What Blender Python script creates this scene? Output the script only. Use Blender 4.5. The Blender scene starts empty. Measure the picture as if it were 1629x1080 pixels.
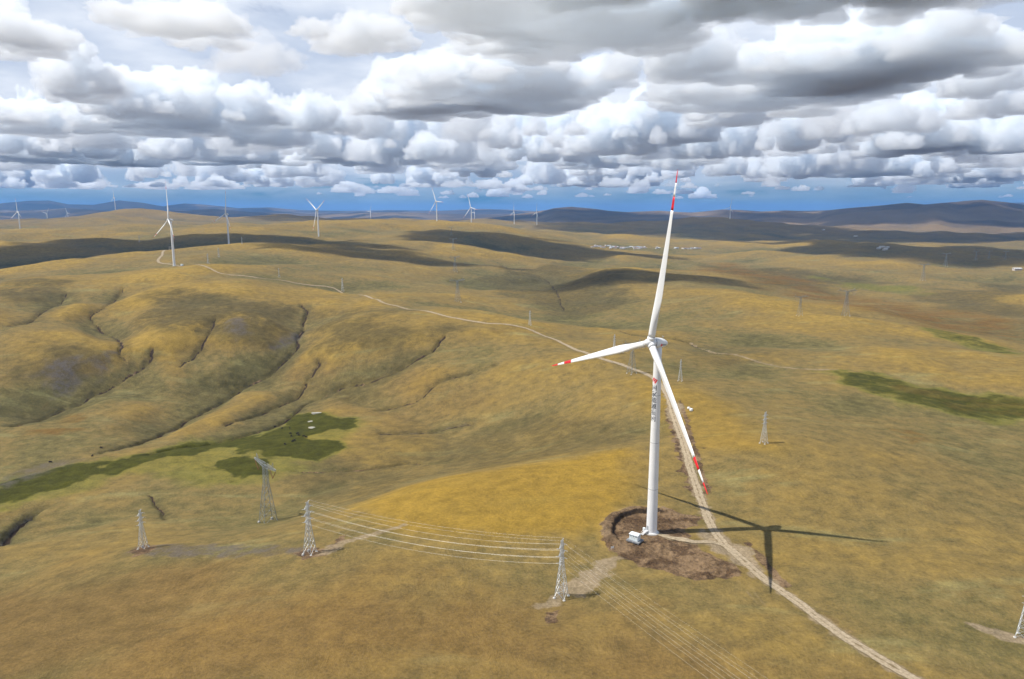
import bpy, bmesh, math, random
import numpy as np
from mathutils import Vector, Matrix

scene = bpy.context.scene
COL = scene.collection
rad = math.radians

# ------------------------------------------------------------------ camera
W, H, F = 1629.0, 1080.0, 1163.0            # photograph's pixel grid and focal length in pixels
PITCH = math.atan(207.0 / F)                # horizon at row 333
CAMZ = 150.25                               # drone height above the turbine's foot
cam = bpy.data.cameras.new("camera")
cam_ob = bpy.data.objects.new("camera", cam)
COL.objects.link(cam_ob)
cam_ob.location = (0, 0, CAMZ)
cam_ob.rotation_euler = (math.pi / 2 - PITCH, 0, 0)
cam.sensor_width = 36.0
cam.lens = 36.0 * F / W
cam.clip_start = 1.0
cam.clip_end = 300000.0
scene.camera = cam_ob

# ------------------------------------------------------------------ sky
SUN_TRAVEL = Vector((0.545, 0.05, -0.837)).normalized()
SUN_TO = -SUN_TRAVEL
world = bpy.data.worlds.new("World")
scene.world = world
world.use_nodes = True
wn = world.node_tree
wn.nodes.clear()


def N(nt, kind, **kw):
    n = nt.nodes.new(kind)
    for k, v in kw.items():
        setattr(n, k, v)
    return n


def math_node(nt, op, a, b=None, clamp=False):
    n = N(nt, 'ShaderNodeMath', operation=op, use_clamp=clamp)
    for i, v in enumerate((a, b)):
        if v is None:
            continue
        if isinstance(v, (int, float)):
            n.inputs[i].default_value = v
        else:
            nt.links.new(v, n.inputs[i])
    return n.outputs[0]


def map_range(nt, v, a, b, c=0.0, d=1.0, smooth=True):
    n = N(nt, 'ShaderNodeMapRange')
    if smooth:
        n.interpolation_type = 'SMOOTHSTEP'
    nt.links.new(v, n.inputs[0])
    for i, x in zip((1, 2, 3, 4), (a, b, c, d)):
        n.inputs[i].default_value = x
    return n.outputs[0]


def mix_col(nt, fac, a, b, blend='MIX'):
    n = N(nt, 'ShaderNodeMix', data_type='RGBA', blend_type=blend)
    if isinstance(fac, (int, float)):
        n.inputs[0].default_value = fac
    else:
        nt.links.new(fac, n.inputs[0])
    for i, v in ((6, a), (7, b)):
        if isinstance(v, tuple):
            n.inputs[i].default_value = v if len(v) == 4 else v + (1,)
        else:
            nt.links.new(v, n.inputs[i])
    return n.outputs[2]


sky = N(wn, 'ShaderNodeTexSky', sky_type='NISHITA')
sky.sun_disc = False
sky.sun_elevation = math.asin(SUN_TO.z)
sky.sun_rotation = math.atan2(SUN_TO.x, SUN_TO.y)
sky.altitude = 4700
sky.air_density = 1.0
sky.dust_density = 0.2
sky.ozone_density = 2.0
tc = N(wn, 'ShaderNodeTexCoord')
sep = N(wn, 'ShaderNodeSeparateXYZ')
wn.links.new(tc.outputs['Generated'], sep.inputs[0])
el = sep.outputs[2]
# high veil of altocumulus, seen in perspective as a sheet: direction / elevation
den = math_node(wn, 'ADD', math_node(wn, 'MAXIMUM', el, 0.0), 0.16)
vx = math_node(wn, 'DIVIDE', sep.outputs[0], den)
vy = math_node(wn, 'DIVIDE', sep.outputs[1], den)
comb = N(wn, 'ShaderNodeCombineXYZ')
wn.links.new(vx, comb.inputs[0])
wn.links.new(vy, comb.inputs[1])
veil_n = N(wn, 'ShaderNodeTexNoise')
veil_n.inputs['Scale'].default_value = 0.9
veil_n.inputs['Detail'].default_value = 7
veil_n.inputs['Roughness'].default_value = 0.58
veil_n.inputs['Distortion'].default_value = 0.4
wn.links.new(comb.outputs[0], veil_n.inputs['Vector'])
veil_f = map_range(wn, veil_n.outputs[0], 0.28, 0.46)
low = map_range(wn, el, -0.03, 0.085)
veil_f = math_node(wn, 'MULTIPLY', veil_f, low)
# a broken sheet closes up where it is seen edge-on and opens overhead
veil_f = math_node(wn, 'MULTIPLY', veil_f, map_range(wn, el, 0.30, 0.75, 1.0, 0.30))
veil_d = N(wn, 'ShaderNodeTexNoise')
veil_d.inputs['Scale'].default_value = 1.7
veil_d.inputs['Detail'].default_value = 6
wn.links.new(comb.outputs[0], veil_d.inputs['Vector'])
veil_c = mix_col(wn, map_range(wn, veil_d.outputs[0], 0.35, 0.65), (6.4, 7.4, 9.2), (10.2, 10.8, 11.8))
blue = mix_col(wn, map_range(wn, el, 0.0, 0.16), (0.05, 0.32, 0.44), (0.35, 0.7, 1.0))
clear = mix_col(wn, 1.0, sky.outputs[0], blue, 'MULTIPLY')
skyc = mix_col(wn, veil_f, clear, veil_c)
bg = N(wn, 'ShaderNodeBackground')
bg.inputs[1].default_value = 0.075
wn.links.new(skyc, bg.inputs[0])
wo = N(wn, 'ShaderNodeOutputWorld')
wn.links.new(bg.outputs[0], wo.inputs[0])

# ------------------------------------------------------------------ sun
sun = bpy.data.lights.new("sun", 'SUN')
sun.energy = 5.0
sun.angle = rad(0.53)
sun.color = (1.0, 0.945, 0.86)
sun_ob = bpy.data.objects.new("sun", sun)
COL.objects.link(sun_ob)
sun_ob.rotation_euler = SUN_TRAVEL.to_track_quat('-Z', 'Y').to_euler()
sun_ob.location = (0, 0, 6000)

# ------------------------------------------------------------------ exposure and sampling
scene.view_settings.view_transform = 'Standard'
scene.view_settings.look = 'None'
scene.view_settings.exposure = 0.25
scene.view_settings.gamma = 1.0
cy = scene.cycles
cy.use_denoising = True
cy.max_bounces = 28
cy.volume_bounces = 26
cy.diffuse_bounces = 3
cy.glossy_bounces = 2
cy.transmission_bounces = 2
cy.transparent_max_bounces = 64
cy.use_adaptive_sampling = True
cy.adaptive_threshold = 0.02

# ================================================================== pixel <-> world
CP, SP = math.cos(PITCH), math.sin(PITCH)


def ray(px, py):
    x = (px - W / 2) / F
    u = (H / 2 - py) / F
    return np.array([x, CP + u * SP, -SP + u * CP])


def at_y(px, py, y):
    r = ray(px, py)
    return r * (y / r[1]) + np.array([0, 0, CAMZ])


def at_z(px, py, z):
    r = ray(px, py)
    return r * ((z - CAMZ) / r[2]) + np.array([0, 0, CAMZ])


# ================================================================== noise
_rng = np.random.default_rng(11)
_perm = _rng.permutation(1024)
_ga = _rng.random(1024) * 2 * np.pi
_gx, _gy = np.cos(_ga), np.sin(_ga)


def perlin(x, y):
    xi = np.floor(x).astype(np.int64)
    yi = np.floor(y).astype(np.int64)
    xf, yf = x - xi, y - yi
    u = xf * xf * xf * (xf * (xf * 6 - 15) + 10)
    v = yf * yf * yf * (yf * (yf * 6 - 15) + 10)

    def g(a, b):
        h = _perm[(_perm[a & 1023] + b) & 1023]
        return h
    h00, h10, h01, h11 = g(xi, yi), g(xi + 1, yi), g(xi, yi + 1), g(xi + 1, yi + 1)
    n00 = _gx[h00] * xf + _gy[h00] * yf
    n10 = _gx[h10] * (xf - 1) + _gy[h10] * yf
    n01 = _gx[h01] * xf + _gy[h01] * (yf - 1)
    n11 = _gx[h11] * (xf - 1) + _gy[h11] * (yf - 1)
    a = n00 + u * (n10 - n00)
    b = n01 + u * (n11 - n01)
    return (a + v * (b - a)) * 1.5


def fbm(x, y, octs=4, gain=0.5):
    s, a, f = 0, 1, 1
    for i in range(octs):
        s = s + a * perlin(x * f + 17.3 * i, y * f - 9.1 * i)
        a *= gain
        f *= 2.03
    return s


def smooth(a, b, x):
    t = np.clip((x - a) / (b - a), 0, 1)
    return t * t * (3 - 2 * t)


# ================================================================== terrain heights
# control points (px, py, kind, value): 'z' = ground height in metres, 'y' = distance in metres
CTRL = [
    # near field round the turbine knoll
    (0, 1080, 'z', -8), (200, 1080, 'z', -3), (420, 1080, 'z', 0), (814, 1080, 'z', 2), (1200, 1080, 'z', 2), (1629, 1080, 'z', -2),
    (893, 950, 'z', 0), (493, 880, 'z', -2), (1036, 848, 'z', 0), (228, 872, 'z', -22), (427, 830, 'z', -42), (700, 850, 'z', 1),
    (600, 830, 'z', -4), (560, 812, 'z', -12), (650, 960, 'z', 2), (300, 960, 'z', -9), (1000, 930, 'z', 1), (1000, 1000, 'z', 2),
    (1140, 840, 'z', 0), (1200, 900, 'z', 0), (1400, 860, 'z', -2.5), (1120, 760, 'z', 0.5), (960, 800, 'z', 1),
    (700, 768, 'z', -4), (850, 742, 'z', -3), (1000, 712, 'z', -1), (800, 800, 'z', 1),
    (700, 748, 'z', -38), (850, 722, 'z', -26), (560, 780, 'z', -42), (980, 690, 'z', -12),
    # marsh valley
    (470, 690, 'z', -58), (380, 745, 'z', -60), (50, 775, 'z', -63), (200, 735, 'z', -61), (0, 840, 'z', -64), (540, 670, 'z', -55),
    (100, 850, 'z', -46), (110, 900, 'z', -27), (0, 940, 'z', -32), (0, 1010, 'z', -16), (330, 800, 'z', -50), (250, 800, 'z', -50),
    (700, 680, 'z', -44), (850, 660, 'z', -28), (700, 620, 'z', -30), (600, 600, 'z', -30), (820, 600, 'z', -14), (950, 620, 'z', -6),
    # road ridge
    (1090, 690, 'z', 0), (1060, 640, 'z', 2), (1030, 597, 'z', 3), (960, 570, 'z', 4), (850, 527, 'z', 6), (700, 503, 'z', 10),
    (600, 476, 'z', 15), (400, 441, 'z', 31), (277, 418, 'y', 1475), (500, 455, 'z', 22),
    # slopes left of the valley
    (470, 500, 'z', 2), (430, 570, 'z', -28), (300, 462, 'z', 22), (350, 560, 'z', -20), (300, 520, 'z', 6), (200, 600, 'z', -34), (120, 520, 'z', -2),
    (160, 470, 'z', 16), (200, 430, 'z', 34), (90, 580, 'z', -20), (0, 640, 'z', -40), (0, 560, 'z', -8), (40, 500, 'z', 12), (0, 460, 'z', 26), (100, 440, 'z', 30),
    (250, 640, 'z', -48), (100, 680, 'z', -52), (500, 600, 'z', -36), (550, 545, 'z', -10),
    # right of the ridge
    (1215, 705, 'y', 432), (1300, 800, 'z', 2), (1500, 900, 'z', 0), (1629, 1015, 'z', -2), (1629, 800, 'z', -6), (1450, 690, 'z', -6),
    (1310, 592, 'z', -12), (1450, 622, 'z', -15), (1629, 655, 'z', -20), (1200, 640, 'z', 0), (1280, 585, 'z', -13), (1100, 548, 'z', -16), (1180, 570, 'z', -14),
    (960, 525, 'z', -18), (880, 500, 'z', -20), (1350, 545, 'z', -8), (1500, 580, 'z', -12), (1629, 600, 'z', -18),
    (1272, 500, 'y', 1080), (1345, 503, 'y', 1100), (1450, 527, 'y', 1010), (1629, 566, 'y', 880), (1200, 470, 'y', 1250), (1050, 438, 'y', 1640), (960, 425, 'y', 1850),
    (1100, 490, 'z', -4), (1200, 520, 'z', -8), (1000, 470, 'z', -4),
    # plain behind it
    (1450, 515, 'z', -46), (1629, 540, 'z', -46), (1300, 480, 'z', -46), (1500, 500, 'z', -46), (1629, 480, 'z', -44), (1400, 440, 'z', -40), (1600, 430, 'z', -40),
    (1200, 440, 'z', -42), (1100, 415, 'z', -36), (1000, 400, 'z', -28), (1400, 400, 'z', -30), (1250, 405, 'z', -22), (1600, 395, 'z', -34),
    (1030, 393, 'y', 3360), (940, 391, 'y', 3360), (1110, 395, 'y', 3360), (1300, 375, 'y', 5200), (1550, 370, 'y', 5600), (1150, 368, 'y', 5200),
    # middle distance
    (728, 480, 'z', -8), (760, 450, 'z', -22), (722, 425, 'z', -2), (560, 440, 'z', 6), (545, 463, 'y', 1337), (600, 412, 'z', 20), (640, 385, 'y', 2500),
    (840, 460, 'z', -26), (900, 440, 'z', -22), (800, 430, 'z', -12), (870, 405, 'y', 2650), (790, 372, 'y', 3100), (695, 351, 'y', 3500), (750, 356, 'y', 3900),
    (507, 375, 'y', 2616), (364, 386, 'y', 2180), (470, 385, 'y', 2350), (430, 410, 'y', 1750), (250, 405, 'y', 1720), (330, 405, 'y', 1750),
    (60, 410, 'y', 1950), (130, 400, 'y', 2000), (0, 425, 'y', 1750), (60, 380, 'y', 2500), (130, 377, 'y', 2500), (0, 384, 'y', 2400), (250, 380, 'y', 2400),
    (32, 363, 'y', 3740), (100, 366, 'y', 3600), (200, 362, 'y', 3700), (300, 362, 'y', 3600), (184, 336, 'y', 5400), (130, 344, 'y', 5300), (250, 343, 'y', 5300),
    (330, 352, 'y', 4800), (420, 357, 'y', 4500), (480, 359, 'y', 4300), (560, 357, 'y', 4300), (620, 355, 'y', 4000), (854, 360, 'y', 5500), (818, 358, 'y', 5600),
    (50, 351, 'y', 5400), (0, 352, 'y', 5200), (900, 366, 'y', 5200), (109, 352, 'y', 6700), (76, 350.5, 'y', 6800), (590, 353, 'y', 6700), (755, 353, 'y', 6800), (1161, 351, 'y', 6000),
]
pts = []
for px, py, k, v in CTRL:
    pts.append(at_z(px, py, v) if k == 'z' else at_y(px, py, v))
extra = []
for a in range(-170, 181, 20):
    extra.append((60 * math.sin(rad(a)), 60 * math.cos(rad(a)), 0))
    if abs(a) > 45:
        for r_, z_ in ((200, -3), (500, -15), (1200, 0), (3000, 10), (7000, -20)):
            extra.append((r_ * math.sin(rad(a)), r_ * math.cos(rad(a)), z_))
for a in range(-60, 61, 8):
    for r_, z_ in ((8000, -45), (11000, -50), (40000, -50)):
        extra.append((r_ * math.sin(rad(a)), r_ * math.cos(rad(a)), z_))
for r_, z_ in ((2000, -10), (4000, 20)):
    for a in (-44, 44):
        extra.append((r_ * math.sin(rad(a)), r_ * math.cos(rad(a)), z_ if a < 0 else -40))
P = np.array([tuple(p) for p in pts] + extra)
PU = np.arctan2(P[:, 0], P[:, 1])
PV = 0.5 * np.log(P[:, 0] ** 2 + P[:, 1] ** 2)


def kern(d2):
    return 0.5 * d2 * np.log(np.maximum(d2, 1e-12))


n_ = len(P)
A = kern((PU[:, None] - PU[None]) ** 2 + (PV[:, None] - PV[None]) ** 2) + np.eye(n_) * 1e-4
Q = np.stack([np.ones(n_), PU, PV], 1)
M_ = np.zeros((n_ + 3, n_ + 3))
M_[:n_, :n_] = A
M_[:n_, n_:] = Q
M_[n_:, :n_] = Q.T
sol = np.linalg.solve(M_, np.concatenate([P[:, 2], np.zeros(3)]))

# skylines of the two far ranges: (px, row of the crest)
SKY_A = [(-400, 326), (-200, 322), (0, 324), (40, 320), (80, 319), (110, 325), (150, 326), (190, 319), (230, 323), (260, 328), (295, 323), (330, 326), (380, 331), (430, 330),
         (480, 334), (560, 335), (620, 334), (700, 335), (760, 332), (800, 333), (850, 335), (1000, 338), (1200, 337), (1400, 332), (1629, 322), (1900, 320)]
SKY_B = [(-400, 352), (300, 352), (600, 350), (760, 347), (800, 343), (850, 336), (880, 331), (910, 328), (940, 331), (970, 335), (1000, 337), (1050, 335), (1100, 338), (1150, 333), (1180, 334), (1209, 336),
         (1250, 334), (1300, 336), (1350, 331), (1400, 327), (1440, 323), (1470, 325), (1500, 323), (1560, 318), (1600, 322), (1629, 326), (1750, 330), (2000, 326)]
SKY_C = [(-400, 333), (0, 336), (60, 334), (110, 331), (150, 333), (200, 338), (280, 335), (340, 332), (400, 337), (500, 340), (560, 338), (640, 337), (720, 340), (800, 341), (1629, 341)]


def base_height(x, y):
    shape = x.shape
    x = x.ravel()
    y = y.ravel()
    u = np.arctan2(x, y)
    v = 0.5 * np.log(x * x + y * y + 1e-9)
    out = np.empty_like(x)
    for i in range(0, len(x), 40000):
        s = slice(i, i + 40000)
        d2 = (u[s, None] - PU[None]) ** 2 + (v[s, None] - PV[None]) ** 2
        out[s] = kern(d2) @ sol[:n_] + sol[n_] + sol[n_ + 1] * u[s] + sol[n_ + 2] * v[s]
    r = np.exp(v)
    side = smooth(1.6, 2.6, np.abs(u))
    out = out * (1 - side)
    out = np.where(r > 7000, out * (1 - smooth(7000, 10000, r)) - 48 * smooth(7000, 10000, r), out)
    # rolling relief that the control points do not carry
    dt = np.hypot(x - 66, y - 324)
    calm = smooth(120, 420, dt)
    mid = smooth(450, 900, r) * (1 - 0.7 * smooth(6000, 9000, r))
    out += calm * mid * (fbm(x / 420, y / 420, 3) * 15 + fbm(x / 130 + 5, y / 130, 3) * 3.2)
    big = smooth(1500, 3000, r) * (1 - smooth(7000, 9500, r))
    out += big * fbm(x / 900 + 3.7, y / 700, 3) * 25
    flat = (1 - smooth(-58, -40, out)) * (r < 3000)
    out += 0.35 * fbm(x / 35, y / 35, 3) * calm * (1 - flat)
    # far ranges
    pxc = W / 2 + F / CP * np.tan(np.clip(u, -1.45, 1.45))
    for SKYL, r0, wf, wb, ns in ((SKY_C, 15500, 2600, 5000, 2400.), (SKY_B, 11800, 3000, 4000, 1900.), (SKY_A, 26000, 5200, 9000, 4200.)):
        row = np.interp(pxc, [s[0] for s in SKYL], [s[1] for s in SKYL])
        wob = 1 + 0.10 * fbm(x * 0 + u * 9 + r0, x * 0 + 0.3, 3)
        rc = r0 * wob
        crest = CAMZ + (333.0 - row) / F * rc * np.cos(u) * 1.02
        d = np.where(r < rc, (rc - r) / wf, (r - rc) / wb)
        prof = np.exp(-d * d * 1.3)
        rid = 1 - np.abs(fbm(x / ns, y / ns, 4)) * 1.5
        hgt = (crest + 48) * prof * (0.72 + 0.28 * np.clip(rid, 0, 1) + (0.22 - 0.22 * np.clip(rid, 0, 1)) * prof ** 8)
        rng_ = np.where(hgt > 0, hgt, 0)
        out = np.maximum(out, -48 + rng_) if r0 != 11800 else np.where(r > 7500, np.maximum(out, -48 + rng_), out)
    return out.reshape(shape)


# terrain grid: polar fan about the place, fine in front, coarse elsewhere (a level-of-detail of one world height field)
NA = 850
AZ = np.linspace(-rad(42), rad(42), NA)
rs = [150.0]
while rs[-1] < 60000:
    r_ = rs[-1]
    rs.append(r_ + min(max(0.75, r_ * r_ / 225000.0), r_ * 0.0062))
RS = np.array(rs)
NR = len(RS)
GX = RS[:, None] * np.sin(AZ)[None]
GY = RS[:, None] * np.cos(AZ)[None]
GZ = base_height(GX, GY)


def sample(x, y, grid=None):
    """height at world x, y by bilinear look-up in the fan grid"""
    g = GZ if grid is None else grid
    u = (np.arctan2(x, y) - AZ[0]) / (AZ[1] - AZ[0])
    r = np.hypot(x, y)
    j = np.clip(np.searchsorted(RS, r) - 1, 0, NR - 2)
    tv = np.clip((r - RS[j]) / (RS[j + 1] - RS[j]), 0, 1)
    u = np.clip(u, 0, NA - 1.001)
    i = np.floor(u).astype(int)
    tu = u - i
    return ((g[j, i] * (1 - tu) + g[j, i + 1] * tu) * (1 - tv) + (g[j + 1, i] * (1 - tu) + g[j + 1, i + 1] * tu) * tv)


_T = np.geomspace(170, 50000, 3500)


def ground(px, py):
    """first point of the ground that the line of sight through a pixel meets"""
    r = ray(px, py)
    r = r / r[1]
    X, Y, Z = r[0] * _T, _T, CAMZ + r[2] * _T
    hit = np.nonzero(Z < sample(X, Y))[0]
    k = hit[0] if len(hit) else len(_T) - 1
    a, b = _T[max(k - 1, 0)], _T[k]
    for _ in range(14):
        m = 0.5 * (a + b)
        if CAMZ + r[2] * m < sample(np.array([r[0] * m]), np.array([m]))[0]:
            b = m
        else:
            a = m
    return np.array([r[0] * b, b, sample(np.array([r[0] * b]), np.array([b]))[0]])


def world_line(pix, step=None):
    p = np.array([ground(*q)[:2] for q in pix])
    # smooth curve through the points
    out = []
    n = len(p)
    for i in range(n - 1):
        p0, p1, p2, p3 = p[max(i - 1, 0)], p[i], p[i + 1], p[min(i + 2, n - 1)]
        for t in np.linspace(0, 1, 10, endpoint=False):
            out.append(0.5 * ((2 * p1) + (p2 - p0) * t + (2 * p0 - 5 * p1 + 4 * p2 - p3) * t * t + (3 * p1 - p0 - 3 * p2 + p3) * t ** 3))
    out.append(p[-1])
    return np.array(out)


GR = np.hypot(GX, GY)
GU = np.arctan2(GX, GY)


def window(p, pad):
    """grid rows and columns round some world points"""
    r = np.hypot(p[:, 0], p[:, 1])
    u = np.arctan2(p[:, 0], p[:, 1])
    pr = pad
    r0, r1 = r.min() - pr, r.max() + pr
    u0, u1 = u.min() - pr / max(r0, 150), u.max() + pr / max(r0, 150)
    j0, j1 = np.searchsorted(RS, [r0, r1])
    i0, i1 = np.searchsorted(AZ, [u0, u1])
    return slice(max(j0 - 1, 0), min(j1 + 1, NR)), slice(max(i0 - 1, 0), min(i1 + 1, NA))


def line_field(line, pad):
    """distance to a polyline and position along it (0..1) inside a window of the grid"""
    s = window(line, pad)
    x, y = GX[s], GY[s]
    best = np.full(x.shape, 1e9)
    along = np.zeros(x.shape)
    seg = np.hypot(*(line[1:] - line[:-1]).T)
    cum = np.concatenate([[0], np.cumsum(seg)])
    for i in range(len(line) - 1):
        a, b = line[i], line[i + 1]
        if seg[i] < 1e-6:
            continue
        lo = np.minimum(a, b) - pad
        hi = np.maximum(a, b) + pad
        m = (x > lo[0]) & (x < hi[0]) & (y > lo[1]) & (y < hi[1])
        if not m.any():
            continue
        xm, ym = x[m], y[m]
        t = np.clip(((xm - a[0]) * (b[0] - a[0]) + (ym - a[1]) * (b[1] - a[1])) / seg[i] ** 2, 0, 1)
        d = np.hypot(xm - a[0] - t * (b[0] - a[0]), ym - a[1] - t * (b[1] - a[1]))
        bm = best[m]
        am = along[m]
        c = d < bm
        bm[c] = d[c]
        am[c] = (cum[i] + t * seg[i])[c]
        best[m] = bm
        along[m] = am
    return s, best, along / cum[-1]


def poly_field(poly, pad):
    """signed distance (inside negative) to a polygon in a window of the grid"""
    s, d, _ = line_field(np.vstack([poly, poly[:1]]), pad)
    x, y = GX[s], GY[s]
    ins = np.zeros(x.shape, bool)
    n = len(poly)
    for i in range(n):
        x0, y0 = poly[i]
        x1, y1 = poly[(i + 1) % n]
        c = ((y0 > y) != (y1 > y)) & (x < (x1 - x0) * (y - y0) / (y1 - y0 + 1e-12) + x0)
        ins ^= c
    return s, np.where(ins, -d, d)


# ground cover masks, one layer each; olive and bank also carry painted shade
MASK = {k: np.zeros_like(GZ) for k in ('marsh', 'soil', 'shale', 'rust', 'track', 'gold', 'brown', 'olive_and_shade', 'bank')}


def put(layer, s, val):
    MASK[layer][s] = np.maximum(MASK[layer][s], np.clip(val, 0, 1))


def patch(layer, pix, edge, amount=1.0, wob=0.0, wl=20.0):
    p = np.array([ground(*q)[:2] for q in pix])
    s, d = poly_field(p, edge * 2 + wob * 2 + 3)
    x, y = GX[s], GY[s]
    d = d + wob * fbm(x / wl, y / wl, 4)
    put(layer, s, amount * (1 - smooth(-edge, edge, d)))
    return p


def gully(pix, width, depth, bare=0.8, layer='soil', jag=1.0, vd=0.0, vw=40.0):
    line = world_line(pix)
    if vd:                                  # the side valley that the gully drains
        s, d, t = line_field(line, vw * 2.6)
        x, y = GX[s], GY[s]
        wv = vw * (0.8 + 0.5 * fbm(x / 90, y / 90, 2))
        q = smooth(-0.02, 0.25, t) * (1 - smooth(0.75, 1.0, t))
        GZ[s] -= 1.15 * vd * q * np.exp(-(d / wv) ** 2)
        put('olive_and_shade', s, 0.75 * q * np.exp(-(d / (wv * 0.8)) ** 2) * np.clip(0.5 + 0.9 * fbm(x / 60, y / 60, 3), 0, 1))
    # jagged little bends
    nrm = np.zeros_like(line)
    dl = np.gradient(line, axis=0)
    L = np.hypot(*dl.T) + 1e-9
    nrm[:, 0], nrm[:, 1] = -dl[:, 1] / L, dl[:, 0] / L
    k = np.arange(len(line))
    line = line + nrm * (jag * width * 1.3 * fbm(k / 6.0 + width * 7, k * 0 + depth + len(pix), 3))[:, None]
    s, d, t = line_field(line, width * 6)
    x, y = GX[s], GY[s]
    wv = width * (0.75 + 0.7 * np.abs(fbm(x / 14, y / 14, 2)))
    end = smooth(0, 0.06, t) * (1 - smooth(0.94, 1, t))
    GZ[s] -= end * (1.15 * depth * np.exp(-(d / wv) ** 2 * 1.2) + depth * 0.55 * np.exp(-(d / (wv * 4)) ** 2))
    pat = 0.55 + 0.9 * fbm(x / 22 + 4, y / 22, 3)
    put(layer, s, end * bare * np.clip(pat, 0, 1) * (1 - smooth(wv * 0.5, wv * 1.15, d)))
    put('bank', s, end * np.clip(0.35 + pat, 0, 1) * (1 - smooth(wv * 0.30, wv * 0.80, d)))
    put('olive_and_shade', s, end * 0.8 * np.exp(-(d / (wv * 4)) ** 2) * np.clip(0.6 + fbm(x / 40, y / 40, 2), 0, 1))


# ---- creek beds and gullies on the left slopes
gully([(200, 452), (165, 475), (143, 492), (160, 510), (190, 528), (192, 550), (205, 572)], 2.6, 2.6, vd=9, vw=42)
gully([(245, 545), (240, 560), (205, 580), (165, 605), (130, 620), (75, 645), (30, 668), (0, 680)], 2.6, 2.6, vd=9, vw=45)
gully([(478, 478), (486, 490), (475, 520), (468, 540), (420, 580), (370, 605), (310, 638), (270, 660), (230, 688), (180, 710), (140, 727)], 3.0, 3.2, vd=12, vw=50)
gully([(712, 525), (700, 540), (670, 560), (600, 592), (540, 608), (490, 628), (455, 655), (430, 668), (400, 676), (330, 697), (260, 712), (215, 728)], 2.4, 2.6, vd=6, vw=45)
gully([(508, 560), (508, 575), (492, 595), (480, 615), (430, 642), (380, 662), (350, 680)], 2.2, 2.2, 0.7, vd=4, vw=30)
gully([(800, 575), (730, 597), (690, 612), (665, 635), (630, 646), (590, 653)], 1.8, 1.8, 0.7)
gully([(760, 672), (720, 678), (660, 688), (600, 688)], 2.4, 1.6, 0.8, 'shale')
gully([(730, 734), (660, 736), (600, 742), (540, 748), (480, 748), (455, 746)], 1.4, 1.6, 0.8)
gully([(236, 784), (248, 800), (258, 815), (262, 828)], 1.2, 1.4, 0.7)
gully([(60, 815), (40, 822), (15, 845), (-20, 870)], 3.5, 4.0, 1.0, 'shale')
gully([(345, 500), (325, 530), (305, 560), (280, 585)], 1.8, 1.8, 0.6, vd=7, vw=38)
gully([(960, 520), (1000, 530), (1100, 547), (1160, 565), (1220, 578)], 2.0, 1.6, 0.5)
gully([(780, 410), (830, 425), (870, 440), (890, 470), (900, 500)], 3.0, 1.5, 0.15, vd=8, vw=90)
gully([(0, 520), (40, 505), (80, 478), (110, 462)], 2.4, 2.2, 0.4, vd=8, vw=45)

# ---- marshes, bare shale, rusty turf
M1 = [(-40, 812), (-40, 785), (0, 770), (50, 755), (110, 737), (160, 731), (175, 735), (150, 752), (110, 775), (60, 792)]
M2 = [(235, 728), (280, 710), (340, 697), (420, 690), (445, 680), (465, 660), (500, 656), (530, 658), (560, 670), (562, 678), (520, 685), (490, 695), (540, 705), (535, 720), (500, 732), (460, 735), (420, 722), (350, 716), (290, 724)]
M3 = [(340, 752), (355, 737), (390, 728), (420, 733), (425, 755), (385, 766), (355, 764)]
M4 = [(140, 752), (180, 736), (240, 720), (300, 704), (320, 718), (240, 738), (180, 754)]
for m in (M1, M2, M3, M4):
    patch('marsh', m, 9, 1.0, 12.0, 34)
patch('marsh', [(1305, 588), (1345, 590), (1410, 597), (1480, 616), (1560, 626), (1650, 632), (1650, 672), (1570, 672), (1500, 658), (1430, 636), (1360, 618)], 14, 0.72, 16, 30)
patch('rust', [(1400, 605), (1480, 622), (1560, 634), (1650, 645), (1650, 655), (1540, 655), (1440, 622)], 8, 0.3, 12, 25)
patch('marsh', [(1480, 520), (1560, 540), (1629, 556), (1629, 566), (1540, 550), (1450, 524)], 12, 0.6, 25, 60)
patch('marsh', [(1300, 440), (1450, 455), (1500, 470), (1380, 462)], 40, 0.45, 60, 120)
patch('olive_and_shade', [(1450, 470), (1629, 450), (1629, 505), (1500, 492)], 60, 0.8, 80, 150)
patch('olive_and_shade', [(1120, 420), (1300, 430), (1420, 450), (1300, 465), (1180, 440)], 50, 0.9, 60, 150)
patch('marsh', [(-40, 800), (60, 765), (150, 742), (240, 726), (340, 700), (440, 690), (570, 672), (590, 690), (520, 735), (420, 760), (330, 770), (240, 745), (120, 785), (0, 812)], 22, 0.42, 22, 50)
patch('shale', [(70, 600), (80, 575), (120, 565), (135, 585), (120, 610), (95, 625)], 9, 0.9, 14, 18)
patch('shale', [(430, 555), (470, 530), (490, 525), (470, 545), (440, 562)], 5, 0.9, 6, 18)
patch('shale', [(150, 570), (180, 560), (175, 590), (155, 600)], 7, 0.7, 9, 15)
patch('shale', [(360, 510), (390, 505), (395, 530), (372, 540)], 7, 0.7, 9, 15)
patch('shale', [(0, 760), (60, 740), (120, 728), (135, 730), (60, 757), (0, 778)], 4, 0.6, 5, 15)
patch('shale', [(195, 884), (215, 870), (300, 866), (400, 868), (480, 872), (495, 880), (400, 884), (300, 886)], 2.2, 0.75, 3.5, 12)
patch('rust', [(60, 690), (110, 660), (140, 665), (90, 695)], 10, 0.8, 12, 30)
patch('rust', [(1060, 430), (1200, 445), (1350, 490), (1480, 520), (1629, 545), (1629, 512), (1480, 490), (1300, 458), (1150, 420)], 75, 0.9, 90, 170)
patch('rust', [(1420, 685), (1450, 684), (1490, 700), (1450, 705)], 5, 0.7, 5, 12)
patch('gold', [(545, 815), (640, 775), (800, 745), (1000, 712), (1000, 800), (950, 850), (800, 860), (650, 850)], 14, 0.95, 8, 30)
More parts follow.
